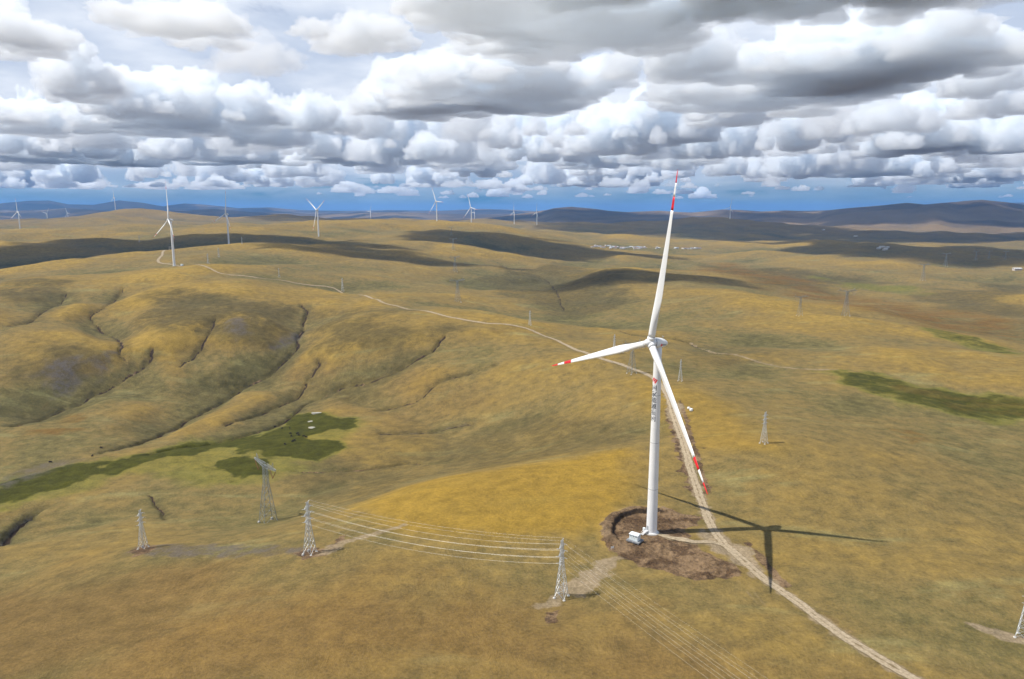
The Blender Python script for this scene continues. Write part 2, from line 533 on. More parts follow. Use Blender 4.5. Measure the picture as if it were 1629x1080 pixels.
patch('gold', [(1000, 600), (1060, 610), (1160, 640), (1240, 720), (1100, 720), (1020, 640)], 18, 0.6, 10, 40)

patch('brown', [(-200, 905), (200, 900), (480, 905), (700, 930), (900, 985), (1150, 1040), (1350, 1120), (800, 1130), (-200, 1130)], 35, 0.85, 25, 60)
patch('brown', [(430, 590), (700, 600), (760, 640), (640, 690), (560, 660)], 40, 0.4, 40, 70)
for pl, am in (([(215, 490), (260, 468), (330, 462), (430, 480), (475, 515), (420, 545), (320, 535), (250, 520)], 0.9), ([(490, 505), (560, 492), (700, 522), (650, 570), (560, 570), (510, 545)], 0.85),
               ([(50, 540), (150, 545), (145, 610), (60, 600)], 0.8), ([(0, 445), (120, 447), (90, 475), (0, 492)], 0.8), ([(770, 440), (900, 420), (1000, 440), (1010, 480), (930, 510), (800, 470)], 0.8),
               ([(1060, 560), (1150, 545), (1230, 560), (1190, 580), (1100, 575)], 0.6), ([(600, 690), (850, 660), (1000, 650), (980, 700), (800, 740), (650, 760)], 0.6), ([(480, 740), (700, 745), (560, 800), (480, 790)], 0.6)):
    patch('olive_and_shade', pl, 30, am, 45, 90)  # olive turf, with cloud and slope shade painted into the hill faces

# ---- earthworks of the turbine: levelled pad with a cut bank, heaps of clods
PAD = [(958, 838), (970, 820), (1010, 812), (1070, 815), (1120, 822), (1112, 832), (1090, 842), (1100, 852), (1110, 872), (1140, 888), (1172, 900), (1176, 915), (1140, 923), (1080, 917), (1020, 900), (975, 880), (958, 862)]
padp = patch('soil', PAD, 1.8, 1.0, 2.4, 8)
s_, d_ = poly_field(padp, 8)
x_, y_ = GX[s_], GY[s_]
ins_ = 1 - smooth(-2.5, 0.5, d_)
foot = smooth(4, 9, np.hypot(x_ - 66, y_ - 324))
GZ[s_] += ins_ * foot * (0.75 * np.abs(fbm(x_ / 3.1, y_ / 3.1, 4)) ** 1.3 + 0.35 * fbm(x_ / 9, y_ / 9, 2) - 0.1 + 0.9 * smooth(0, 1, fbm(x_ / 7 + 3, y_ / 7, 2)) * smooth(-6, 6, 318 - y_))
INNER = [(976, 850), (977, 838), (987, 825), (1008, 818), (1040, 815), (1078, 819), (1098, 828), (1080, 845), (1060, 880), (1000, 880)]
inp = np.array([ground(*q)[:2] for q in INNER])
s_, d_ = poly_field(inp, 14)
x_, y_ = GX[s_], GY[s_]
back = smooth(-6, 6, (y_ - 324) * 0.8 - (x_ - 60) * 0.9)          # only behind and to the left of the tower
d_ = d_ + 0.8 * fbm(x_ / 4, y_ / 4, 3)
GZ[s_] += 2.3 * back * smooth(-0.3, 1.0, d_) * (1 - smooth(2.5, 10, d_))
put('bank', s_, back * 0.7 * (1 - smooth(0.4, 1.3, np.abs(d_ - 0.3))))  # shade on the cut bank's inner face, painted into its colour
put('track', s_, 0.28 * back * smooth(1.0, 2.0, d_) * (1 - smooth(5, 9, d_)))
# pale gravel fan where the pad meets the road and the cable trench towards the pylon
patch('track', [(1112, 842), (1135, 845), (1165, 858), (1200, 880), (1215, 905), (1200, 915), (1165, 893), (1135, 875), (1112, 862)], 3.0, 0.85, 3, 8)
patch('track', [(972, 880), (992, 888), (960, 930), (935, 952), (905, 950), (880, 965), (850, 968), (870, 945), (905, 925)], 2.0, 0.6, 3.0, 8)
patch('soil', [(868, 975), (890, 970), (885, 990), (870, 995)], 1.2, 0.7, 1.2, 5)
patch('track', [(500, 885), (520, 868), (560, 855), (645, 832), (650, 836), (560, 862), (525, 884)], 1.2, 0.55, 1.5, 6)
patch('soil', [(470, 880), (490, 872), (520, 872), (545, 852), (550, 858), (520, 885), (480, 890)], 1.5, 0.8, 2.0, 6)
patch('soil', [(205, 878), (225, 866), (250, 868), (240, 880), (215, 884)], 1.5, 0.8, 2, 6)
patch('track', [(1533, 990), (1560, 993), (1629, 1012), (1640, 1030), (1600, 1020), (1560, 1003)], 1.2, 0.7, 1.5, 6)
# disturbed strip along the road behind the turbine
for pix, wd, am in (([(1115, 800), (1098, 760), (1085, 715), (1072, 672), (1062, 640)], 4.5, 0.9), ([(1132, 800), (1118, 760), (1105, 712), (1090, 660), (1078, 630)], 2.5, 0.6),
                    ([(1262, 940), (1232, 912), (1205, 880), (1180, 858)], 2.5, 0.6), ([(1400, 1045), (1350, 1005), (1290, 962)], 3.0, 0.35)):
    ln = world_line(pix)
    s_, d_, t_ = line_field(ln, wd * 3)
    wv = wd * (0.8 + 0.8 * fbm(GX[s_] / 8, GY[s_] / 8, 3))
    put('soil', s_, am * (1 - smooth(wv * .6, wv * 1.3, d_)) * smooth(0, .1, t_) * (1 - smooth(.9, 1, t_)))
patch('track', [(1058, 655), (1070, 640), (1085, 642), (1088, 655), (1078, 665), (1062, 668)], 2.5, 0.8, 3, 8)

# ---- the gravel roads (centre lines, metres wide); the turf is lowered a little under them
ROADS = {
    'main': ([(1500, 1110), (1455, 1080), (1400, 1047), (1330, 1003), (1270, 958), (1213, 918), (1180, 888), (1150, 862), (1133, 838), (1118, 802), (1105, 765), (1092, 722), (1082, 690), (1070, 655), (1058, 622), (1035, 598), (1000, 584), (960, 571), (930, 560), (890, 543), (850, 527), (815, 517), (760, 512), (700, 500), (640, 489), (600, 476), (540, 463), (470, 450), (400, 440), (340, 430), (277, 421)], 4.7),
    'spur': ([(1046, 849), (1070, 855), (1100, 861), (1135, 862), (1155, 868)], 3.0),
    'beyond': ([(277, 421), (252, 416), (258, 405), (270, 392)], 5.0),
    'right': ([(1100, 546), (1150, 562), (1200, 573), (1260, 585), (1330, 587)], 4.0),
}
ROADW = {}
for k, (pix, wd) in ROADS.items():
    ln = world_line(pix)
    ROADW[k] = (ln, wd)
    s_, d_, t_ = line_field(ln, wd * 4)
    GZ[s_] -= 0.30 * (1 - smooth(wd * 0.55, wd * 1.4, d_))
    put('track', s_, 0.62 * (1 - smooth(wd * 0.35, wd * 0.95, d_ + 1.6 * fbm(GX[s_] / 7, GY[s_] / 7, 3))))
ln = world_line([(1165, 905), (1210, 960), (1260, 1010), (1300, 1050)])
for off in (-1.3, 1.3):
    s_, d_, t_ = line_field(ln + np.array([off, 0]), 5)
    put('track', s_, 0.4 * (1 - smooth(.4, 1.1, d_)) * np.clip(.5 + fbm(GX[s_] / 9, GY[s_] / 9, 2), 0, 1))

# level the spot under the turbine
dd = np.hypot(GX - 65.9, GY - 324.0)
GZ = GZ * smooth(3.5, 9, dd) + 0.0

# convex ground is drier: crest / hollow measure from the heights at a scale that grows with distance
def blur(g, n):
    k = np.ones(n) / n
    p = np.pad(g, n, mode='edge')
    p = np.apply_along_axis(lambda m: np.convolve(m, k, 'same'), 0, p)
    p = np.apply_along_axis(lambda m: np.convolve(m, k, 'same'), 1, p)
    return p[n:-n, n:-n]


zb = blur(GZ, 9)
conv = np.clip((zb - blur(blur(zb, 41), 31)) / (GR * 0.0045), -1, 1)

# ------------------------------------------------------------------ materials
def principled(name, col, rough=0.6, metal=0.0, spec=0.4):
    m = bpy.data.materials.new(name)
    m.use_nodes = True
    b = m.node_tree.nodes['Principled BSDF']
    b.inputs['Base Color'].default_value = tuple(col) + (1,)
    b.inputs['Roughness'].default_value = rough
    b.inputs['Metallic'].default_value = metal
    b.inputs['Specular IOR Level'].default_value = spec
    return m


def noisy(name, c0, c1, scale, rough=0.7, metal=0.0, spec=0.4, bump=0.0):
    m = principled(name, c0, rough, metal, spec)
    nt = m.node_tree
    b = nt.nodes['Principled BSDF']
    t = N(nt, 'ShaderNodeTexCoord')
    n = N(nt, 'ShaderNodeTexNoise')
    n.inputs['Scale'].default_value = scale
    n.inputs['Detail'].default_value = 6
    n.inputs['Roughness'].default_value = 0.6
    nt.links.new(t.outputs['Object'], n.inputs['Vector'])
    nt.links.new(mix_col(nt, map_range(nt, n.outputs[0], 0.35, 0.68), tuple(c0), tuple(c1)), b.inputs['Base Color'])
    if bump:
        bp = N(nt, 'ShaderNodeBump')
        bp.inputs['Strength'].default_value = bump
        nt.links.new(n.outputs[0], bp.inputs['Height'])
        nt.links.new(bp.outputs[0], b.inputs['Normal'])
    return m


def terrain_material():
    m = bpy.data.materials.new("grassland")
    m.use_nodes = True
    nt = m.node_tree
    b = nt.nodes['Principled BSDF']
    b.inputs['Roughness'].default_value = 0.95
    b.inputs['Specular IOR Level'].default_value = 0.08
    tco = N(nt, 'ShaderNodeTexCoord')

    def noise(scale, detail=6, rough=0.6, dist=0.0, stretch=None):
        n = N(nt, 'ShaderNodeTexNoise')
        n.inputs['Scale'].default_value = scale
        n.inputs['Detail'].default_value = detail
        n.inputs['Roughness'].default_value = rough
        n.inputs['Distortion'].default_value = dist
        if stretch:
            mp = N(nt, 'ShaderNodeMapping')
            mp.inputs['Scale'].default_value = stretch
            mp.inputs['Rotation'].default_value = (0, 0, 0.35)
            nt.links.new(tco.outputs['Object'], mp.inputs[0])
            nt.links.new(mp.outputs[0], n.inputs['Vector'])
        else:
            nt.links.new(tco.outputs['Object'], n.inputs['Vector'])
        return n.outputs[0]

    def attr(name):
        a = N(nt, 'ShaderNodeAttribute', attribute_name=name)
        return a.outputs['Fac']
    n_big = noise(1 / 330.0, 5, 0.55, 0.6)
    n_mid = noise(1 / 70.0, 6, 0.62, 0.5)
    n_small = noise(1 / 9.0, 6, 0.68)
    n_fine = noise(1 / 1.3, 4, 0.7)
    n_str = noise(1 / 45.0, 6, 0.65, 0.3, (0.45, 1.6, 1.0))
    cx = attr('crest')
    # dryness: crests gold, hollows grey-green
    t = math_node(nt, 'ADD', math_node(nt, 'MULTIPLY', cx, 0.20), n_big)
    t = math_node(nt, 'ADD', t, math_node(nt, 'MULTIPLY', math_node(nt, 'SUBTRACT', n_mid, 0.5), 0.48))
    t = math_node(nt, 'ADD', t, math_node(nt, 'MULTIPLY', math_node(nt, 'SUBTRACT', n_small, 0.5), 0.40))
    ramp = N(nt, 'ShaderNodeValToRGB')
    nt.links.new(t, ramp.inputs[0])
    e = ramp.color_ramp.elements
    e[0].position, e[0].color = 0.20, (0.084, 0.074, 0.028, 1)
    e[1].position, e[1].color = 0.80, (0.256, 0.172, 0.040, 1)
    for pos, c in ((0.34, (0.128, 0.106, 0.040)), (0.46, (0.164, 0.121, 0.044)), (0.56, (0.190, 0.133, 0.042)), (0.67, (0.216, 0.146, 0.038))):
        q = e.new(pos)
        q.color = c + (1,)
    col = ramp.outputs[0]
    # pale sedge streaks, brown bare turf
    col = mix_col(nt, math_node(nt, 'MULTIPLY', map_range(nt, n_str, 0.55, 0.72), 0.55), col, (0.215, 0.200, 0.085))
    n_br = noise(1 / 28.0, 7, 0.7, 0.8)
    col = mix_col(nt, math_node(nt, 'MULTIPLY', map_range(nt, n_br, 0.57, 0.74), 0.42), col, (0.110, 0.070, 0.026))
    n_gr = noise(1 / 52.0, 6, 0.7, 0.4)
    col = mix_col(nt, math_node(nt, 'MULTIPLY', map_range(nt, n_gr, 0.60, 0.76), 0.28), col, (0.070, 0.078, 0.022))
    n_tus = noise(1 / 3.4, 6, 0.78, 0.4)
    col = mix_col(nt, math_node(nt, 'MULTIPLY', map_range(nt, n_tus, 0.56, 0.72), 0.42), col, (0.066, 0.050, 0.020))
    col = mix_col(nt, math_node(nt, 'MULTIPLY', map_range(nt, n_tus, 0.44, 0.30), 0.45), col, (0.270, 0.200, 0.075))
    gold = attr('gold')
    goldc = mix_col(nt, n_mid, (0.222, 0.136, 0.019), (0.300, 0.190, 0.024))
    col = mix_col(nt, math_node(nt, 'MULTIPLY', gold, 0.75), col, goldc)
    col = mix_col(nt, math_node(nt, 'MULTIPLY', attr('brown'), 0.75), col, mix_col(nt, n_mid, (0.108, 0.063, 0.022), (0.178, 0.106, 0.034)))
    olv = math_node(nt, 'MULTIPLY', attr('olive_and_shade'), map_range(nt, n_gr, 0.22, 0.50))
    col = mix_col(nt, math_node(nt, 'MULTIPLY', olv, 0.88), col, mix_col(nt, n_small, (0.036, 0.032, 0.014), (0.100, 0.080, 0.032)))  # olive turf colour, deepened to stand in for shaded slopes
    # far country is drier, brown-violet heath
    geo = N(nt, 'ShaderNodeNewGeometry')
    far = attr('far')
    n_far = noise(1 / 2600.0, 6, 0.62, 0.3)
    farc = mix_col(nt, map_range(nt, n_far, 0.42, 0.62), (0.055, 0.040, 0.034), (0.18, 0.125, 0.075))
    col = mix_col(nt, far, col, farc)
    # marsh: dark sedge with moss rims
    ms = attr('marsh')
    msn = math_node(nt, 'ADD', ms, math_node(nt, 'MULTIPLY', math_node(nt, 'SUBTRACT', noise(1 / 24.0, 7, 0.72, 0.8), 0.5), 1.1))
    col = mix_col(nt, math_node(nt, 'MULTIPLY', map_range(nt, ms, 0.02, 0.5), 0.65), col, mix_col(nt, n_mid, (0.105, 0.112, 0.020), (0.165, 0.150, 0.022)))
    col = mix_col(nt, map_range(nt, msn, 0.42, 0.80), col, mix_col(nt, n_small, (0.026, 0.030, 0.004), (0.072, 0.068, 0.008)))
    rs_ = attr('rust')
    rsn = math_node(nt, 'MULTIPLY', rs_, map_range(nt, n_str, 0.36, 0.60))
    col = mix_col(nt, rsn, col, mix_col(nt, n_mid, (0.100, 0.052, 0.012), (0.180, 0.100, 0.020)))
    sh = attr('shale')
    col = mix_col(nt, math_node(nt, 'MULTIPLY', sh, map_range(nt, n_small, 0.32, 0.6)), col, mix_col(nt, n_fine, (0.040, 0.038, 0.040), (0.120, 0.105, 0.098)))
    so = attr('soil')
    clod = noise(1 / 1.5, 8, 0.8, 0.6)
    n_soil = noise(1 / 11.0, 6, 0.65, 0.8)
    col = mix_col(nt, map_range(nt, math_node(nt, 'ADD', so, math_node(nt, 'MULTIPLY', math_node(nt, 'SUBTRACT', n_small, 0.5), 0.5)), 0.25, 0.6), col,
                  mix_col(nt, map_range(nt, n_soil, 0.40, 0.62), mix_col(nt, map_range(nt, clod, 0.35, 0.65), (0.036, 0.023, 0.014), (0.125, 0.078, 0.042)), mix_col(nt, map_range(nt, clod, 0.30, 0.6), (0.085, 0.055, 0.030), (0.215, 0.145, 0.082))))
    tr = attr('track')
    col = mix_col(nt, map_range(nt, math_node(nt, 'ADD', tr, math_node(nt, 'MULTIPLY', math_node(nt, 'SUBTRACT', n_small, 0.5), 0.6)), 0.15, 0.75), col,
                  mix_col(nt, n_fine, (0.185, 0.140, 0.085), (0.285, 0.225, 0.145)))
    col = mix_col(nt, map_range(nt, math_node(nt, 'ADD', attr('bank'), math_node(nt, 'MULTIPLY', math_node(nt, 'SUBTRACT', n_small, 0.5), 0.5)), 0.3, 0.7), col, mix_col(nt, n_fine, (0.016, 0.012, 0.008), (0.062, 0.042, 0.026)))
    # tuft-scale mottling
    mott = math_node(nt, 'ADD', math_node(nt, 'MULTIPLY', n_fine, 0.55), math_node(nt, 'MULTIPLY', n_small, 0.55))
    mm = N(nt, 'ShaderNodeMix', data_type='RGBA', blend_type='MULTIPLY')
    mm.inputs[0].default_value = 1.0
    nt.links.new(col, mm.inputs[6])
    g = map_range(nt, mott, 0.32, 0.78, 0.52, 1.5, False)
    cg = N(nt, 'ShaderNodeCombineColor')
    for i in range(3):
        nt.links.new(g, cg.inputs[i])
    nt.links.new(cg.outputs[0], mm.inputs[7])
    nt.links.new(mm.outputs[2], b.inputs['Base Color'])
    bp = N(nt, 'ShaderNodeBump')
    bp.inputs['Strength'].default_value = 0.9
    bp.inputs['Distance'].default_value = 0.6
    nt.links.new(mott, bp.inputs['Height'])
    bp2 = N(nt, 'ShaderNodeBump')
    bp2.inputs['Strength'].default_value = 0.5
    bp2.inputs['Distance'].default_value = 4.0
    nt.links.new(n_br, bp2.inputs['Height'])
    nt.links.new(bp.outputs[0], bp2.inputs['Normal'])
    nt.links.new(bp2.outputs[0], b.inputs['Normal'])
    return m


MAT_GROUND = terrain_material()


def link(name, me, mat=None, parent=None, loc=None):
    if mat is not None and not me.materials:
        me.materials.append(mat)
    o = bpy.data.objects.new(name, me)
    COL.objects.link(o)
    if parent is not None:
        o.parent = parent
    if loc is not None:
        o.location = loc
    return o


def grid_mesh(name, X, Y, Z, attrs):
    nr, nc = X.shape
    me = bpy.data.meshes.new(name)
    co = np.stack([X, Y, Z], -1).reshape(-1, 3).astype(np.float32)
    idx = np.arange(nr * nc).reshape(nr, nc)
    q = np.stack([idx[:-1, :-1], idx[:-1, 1:], idx[1:, 1:], idx[1:, :-1]], -1).reshape(-1, 4)
    me.vertices.add(len(co))
    me.vertices.foreach_set('co', co.ravel())
    me.loops.add(q.size)
    me.loops.foreach_set('vertex_index', q.ravel().astype(np.int32))
    me.polygons.add(len(q))
    me.polygons.foreach_set('loop_start', np.arange(0, q.size, 4, dtype=np.int32))
    me.update(calc_edges=True)
    me.polygons.foreach_set('use_smooth', np.ones(len(q), bool))
    for k, v in attrs.items():
        a = me.attributes.new(k, 'FLOAT', 'POINT')
        a.data.foreach_set('value', v.ravel().astype(np.float32))
    return me


ATT = dict(MASK)
ATT['crest'] = conv
ATT['far'] = smooth(3800, 9000, GR) * 0.9
jm = int(np.searchsorted(RS, 7600))
for nm, sl in (('grassland', slice(0, jm + 1)), ('mountain_range', slice(jm, NR))):
    o = link(nm, grid_mesh(nm, GX[sl], GY[sl], GZ[sl], {k: v[sl] for k, v in ATT.items()}), MAT_GROUND)
    o['kind'] = 'structure'
# the country to both sides and behind
az2 = np.linspace(rad(42), rad(318), 150)
rs2 = np.concatenate([[0.5], np.geomspace(40, 60000, 150)])
X2, Y2 = rs2[:, None] * np.sin(az2)[None], rs2[:, None] * np.cos(az2)[None]
Z2 = base_height(X2, Y2) - 0.05
R2 = np.hypot(X2, Y2)
o = link('surrounding_grassland', grid_mesh('surrounding', X2, Y2, Z2, {'far': smooth(3800, 9000, R2) * 0.9}), MAT_GROUND)
o['kind'] = 'structure'
azf = np.linspace(-rad(42), rad(42), 60)
rsf = np.concatenate([[0.5], np.linspace(40, 150, 12)])
X3, Y3 = rsf[:, None] * np.sin(azf)[None], rsf[:, None] * np.cos(azf)[None]
o = link('grassland', grid_mesh('near', X3, Y3, base_height(X3, Y3), {}), MAT_GROUND)
o['kind'] = 'structure'
MAT_ROAD = noisy('gravel_road', (0.27, 0.215, 0.14), (0.40, 0.33, 0.23), 0.9, 0.95, 0, 0.1, 0.4)


_nt = MAT_ROAD.node_tree
_b = _nt.nodes['Principled BSDF']
_src = _b.inputs['Base Color'].links[0].from_socket
_a = N(_nt, 'ShaderNodeAttribute', attribute_name='rut')
_n = N(_nt, 'ShaderNodeTexNoise')
_n.inputs['Scale'].default_value = 0.35
_n.inputs['Detail'].default_value = 5
_t = N(_nt, 'ShaderNodeTexCoord')
_nt.links.new(_t.outputs['Object'], _n.inputs['Vector'])
_f = math_node(_nt, 'ADD', _a.outputs['Fac'], math_node(_nt, 'MULTIPLY', math_node(_nt, 'SUBTRACT', _n.outputs[0], 0.5), 1.6))
_nt.links.new(mix_col(_nt, map_range(_nt, _f, 0.15, 0.75), mix_col(_nt, _n.outputs[0], (0.13, 0.095, 0.045), (0.22, 0.165, 0.10)), _src), _b.inputs['Base Color'])


def ribbon(name, line, width, lift, mat, seed=0, taper=0.0):
    seg = np.hypot(*(line[1:] - line[:-1]).T)
    cum = np.concatenate([[0], np.cumsum(seg)])
    step = width * 0.5
    n = max(int(cum[-1] / step), 4)
    t = np.linspace(0, cum[-1], n)
    x = np.interp(t, cum, line[:, 0])
    y = np.interp(t, cum, line[:, 1])
    dx, dy = np.gradient(x), np.gradient(y)
    L = np.hypot(dx, dy) + 1e-9
    nx, ny = -dy / L, dx / L
    prof = np.array([-1, -0.75, -0.5, -0.25, 0, 0.25, 0.5, 0.75, 1.0])
    hz = np.array([0, 0.05, 0.0, 0.04, 0.07, 0.04, 0.0, 0.05, 0])     # two wheel ruts
    wob = 1 + 0.16 * fbm(t / 9 + seed, t * 0 + 3.1, 3)
    wob2 = 1 + 0.16 * fbm(t / 9 + seed + 50, t * 0 + 7.7, 3)
    hw = width * 0.5
    wl = np.where(prof[None] < 0, wob[:, None], wob2[:, None]) * hw
    X = x[:, None] + nx[:, None] * prof[None] * wl
    Y = y[:, None] + ny[:, None] * prof[None] * wl
    Z = np.maximum.reduce([sample(X, Y), sample(X + .5, Y), sample(X - .5, Y), sample(X, Y + 1), sample(X, Y - 1)]) + lift + hz[None] - 0.22 * (np.abs(prof[None]) > .9) * 0
    me = grid_mesh(name, X, Y, Z, {'rut': np.broadcast_to(np.array([0.25, .8, 1.0, .75, 0.40, .75, 1.0, .8, .25])[None], X.shape).copy()})
    o = link(name, me, mat)
    o['kind'] = 'structure'
    return o


ribbon('gravel_road', *ROADW['main'], 0.16, MAT_ROAD, 1)
ribbon('gravel_track', *ROADW['spur'], 0.12, MAT_ROAD, 2)
ribbon('gravel_road', *ROADW['beyond'], 0.25, MAT_ROAD, 3)


# ================================================================== building helpers
def empty(name, loc, rotz=0.0):
    o = bpy.data.objects.new(name, None)
    COL.objects.link(o)
    o.location = loc
    o.rotation_euler = (0, 0, rotz)
    return o


def tag(o, label, cat, group=None):
    o['label'] = label
    o['category'] = cat
    if group:
        o['group'] = group
    return o


class MB:
    """collects boxes, bars and lathes into one mesh"""

    def __init__(self):
        self.v, self.f, self.sm = [], [], []

    def add(self, v, f, smooth_=False):
        b = len(self.v)
        self.v += [tuple(map(float, p)) for p in v]
        self.f += [tuple(i + b for i in q) for q in f]
        self.sm += [smooth_] * len(f)

    def box(self, c, s, rotz=0.0):
        x, y, z = (k / 2 for k in s)
        cs, sn = math.cos(rotz), math.sin(rotz)
        v = []
        for dz in (-z, z):
            for dx, dy in ((-x, -y), (x, -y), (x, y), (-x, y)):
                v.append((c[0] + dx * cs - dy * sn, c[1] + dx * sn + dy * cs, c[2] + dz))
        self.add(v, [(3, 2, 1, 0), (4, 5, 6, 7), (0, 1, 5, 4), (1, 2, 6, 5), (2, 3, 7, 6), (3, 0, 4, 7)])

    def bar(self, a, b, w, w2=None, sides=4):
        a, b = Vector(a), Vector(b)
        d = (b - a).normalized()
        up = Vector((0, 0, 1)) if abs(d.z) < 0.95 else Vector((1, 0, 0))
        p = d.cross(up).normalized()
        q = d.cross(p)
        w2 = w if w2 is None else w2
        v = []
        for c, r in ((a, w), (b, w2)):
            for k in range(sides):
                t = 2 * math.pi * (k + 0.5) / sides
                v.append(c + (p * math.cos(t) + q * math.sin(t)) * r)
        f = [(k, (k + 1) % sides, sides + (k + 1) % sides, sides + k) for k in range(sides)]
        f += [tuple(range(sides))[::-1], tuple(range(sides, 2 * sides))]
        self.add(v, f, sides > 6)

    def lathe(self, prof, n=32, axis='Z', smooth_=True):
        v = []
        for r, z in prof:
            for k in range(n):
                t = 2 * math.pi * k / n
                c, s_ = r * math.cos(t), r * math.sin(t)
                v.append((c, s_, z) if axis == 'Z' else (z, c, s_))
        f = []
        for i in range(len(prof) - 1):
            for k in range(n):
                q = (i * n + k, i * n + (k + 1) % n, (i + 1) * n + (k + 1) % n, (i + 1) * n + k)
                f.append(q)
        f.append(tuple(range(n))[::-1])
        f.append(tuple(range((len(prof) - 1) * n, len(prof) * n)))
        self.add(v, f, smooth_)

    def mesh(self, name, mat=None):
        me = bpy.data.meshes.new(name)
        me.from_pydata(self.v, [], self.f)
        me.polygons.foreach_set('use_smooth', self.sm)
        bm = bmesh.new()
        bm.from_mesh(me)
        bmesh.ops.recalc_face_normals(bm, faces=bm.faces)
        bm.to_mesh(me)
        bm.free()
        me.update()
        if mat:
            me.materials.append(mat)
        return me


def copy_tree(o, parent=None):
    c = o.copy()
    COL.objects.link(c)
    c.parent = parent
    for ch in list(o.children):
        copy_tree(ch, c)
    return c


# ------------------------------------------------------------------ paints and metals
def turbine_paint():
    m = noisy('white_turbine_paint', (0.74, 0.755, 0.76), (0.80, 0.81, 0.81), 0.15, 0.38, 0, 0.5)
    return m


M_WHITE = turbine_paint()
M_RED = noisy('red_marking_paint', (0.62, 0.012, 0.022), (0.70, 0.02, 0.03), 0.8, 0.4)
M_INK = principled('dark_lettering', (0.03, 0.04, 0.055), 0.5)
M_SEAM = principled('grey_joint', (0.32, 0.34, 0.36), 0.5)
M_DARK = principled('dark_recess', (0.03, 0.035, 0.04), 0.6)
M_STEEL = noisy('galvanised_steel', (0.40, 0.43, 0.45), (0.56, 0.59, 0.61), 0.7, 0.45, 0.35, 0.5)
M_STEEL2 = noisy('dull_galvanised_steel', (0.20, 0.22, 0.23), (0.33, 0.36, 0.37), 0.4, 0.55, 0.3, 0.5)
M_WIRE = principled('aluminium_wire', (0.60, 0.60, 0.56), 0.4, 0.3)
M_CONC = noisy('concrete', (0.42, 0.41, 0.38), (0.56, 0.55, 0.52), 0.8, 0.85, 0, 0.2)
M_CAB = noisy('pale_cabinet_paint', (0.62, 0.69, 0.70), (0.70, 0.76, 0.77), 0.5, 0.45)
M_SLAB = noisy('dark_slab', (0.16, 0.17, 0.19), (0.26, 0.27, 0.28), 0.7, 0.85)
M_INS = principled('brown_insulator', (0.16, 0.045, 0.025), 0.35)

# ================================================================== wind turbines
HUBZ, BLADE = 91.0, 76.0
TILT = rad(6.1)


def tower_r(z):
    return 2.52 + (1.72 - 2.52) * z / 89.0


mb = MB()
prof = [(tower_r(-2), -2.0)] + [(tower_r(z), z) for z in np.linspace(0.25, 89.0, 24)]
mb.lathe(prof, 40)
ME_TOWER = mb.mesh('tower', M_WHITE)
mb = MB()
mb.lathe([(3.55, -2.0), (3.55, 0.28), (3.35, 0.42), (2.5, 0.45)], 40, smooth_=False)
ME_PLINTH = mb.mesh('plinth', M_CONC)
mb = MB()
mb.lathe([(2.53, 0.3), (2.86, 0.46), (2.86, 0.62), (2.53, 0.70)], 40, smooth_=False)
ME_FLANGE = mb.mesh('base_flange', M_WHITE)


def seam(z):
    mb = MB()
    r = tower_r(z)
    mb.lathe([(r - 0.05, z - 0.10), (r + 0.012, z - 0.09), (r + 0.012, z + 0.09), (r - 0.05, z + 0.10)], 40, smooth_=False)
    return mb.mesh('seam_ring', M_SEAM)


ME_SEAM = [seam(z) for z in (22.0, 44.5, 67.0)]

# nacelle: egg-shaped, direct drive; local X points upwind
NPROF = [(2.16, 2.15), (2.32, 1.7), (2.40, 0.9), (2.40, 0.0), (2.30, -1.2), (2.06, -2.4), (1.66, -3.5), (1.15, -4.4), (0.6, -4.95), (0.15, -5.15)]
mb = MB()
mb.lathe(NPROF, 36, 'X')
v_ = np.array(mb.v)
v_[:, 2] = np.where(v_[:, 2] < -1.75, -1.75 + (v_[:, 2] + 1.75) * 0.35, v_[:, 2])     # flat belly
mb.v = [tuple(p) for p in v_]
ME_NAC = mb.mesh('nacelle', M_WHITE)
mb = MB()
mb.lathe([(1.55, -2.4), (1.75, -1.4), (1.75, -0.2)], 32)
ME_YAW = mb.mesh('yaw_collar', M_WHITE)
mb = MB()
mb.lathe([(1.9, 2.1), (2.0, 2.12), (2.0, 2.55), (1.9, 2.6)], 36, 'X', False)
ME_GAP = mb.mesh('generator_gap', M_DARK)
mb = MB()
mb.lathe([(0.4, 2.5), (2.12, 2.5), (2.2, 2.8), (2.2, 3.6), (2.12, 4.6), (1.9, 5.6), (1.5, 6.5), (0.9, 7.1), (0.3, 7.35)], 32, 'X')
for k in range(3):
    t = 2 * math.pi * k / 3
    d = Vector((0, math.sin(t), math.cos(t)))
    mb.bar(Vector((4.6, 0, 0)) + d * 1.2, Vector((4.6, 0, 0)) + d * 2.75, 1.72, 1.66, 28)
ME_HUB = mb.mesh('hub', M_WHITE)
mb = MB()
mb.bar((0, 0, 2.70), (0, 0, 2.95), 1.60, 1.60, 28)
ME_ROOTS = mb.mesh('blade_bearing', M_SEAM)


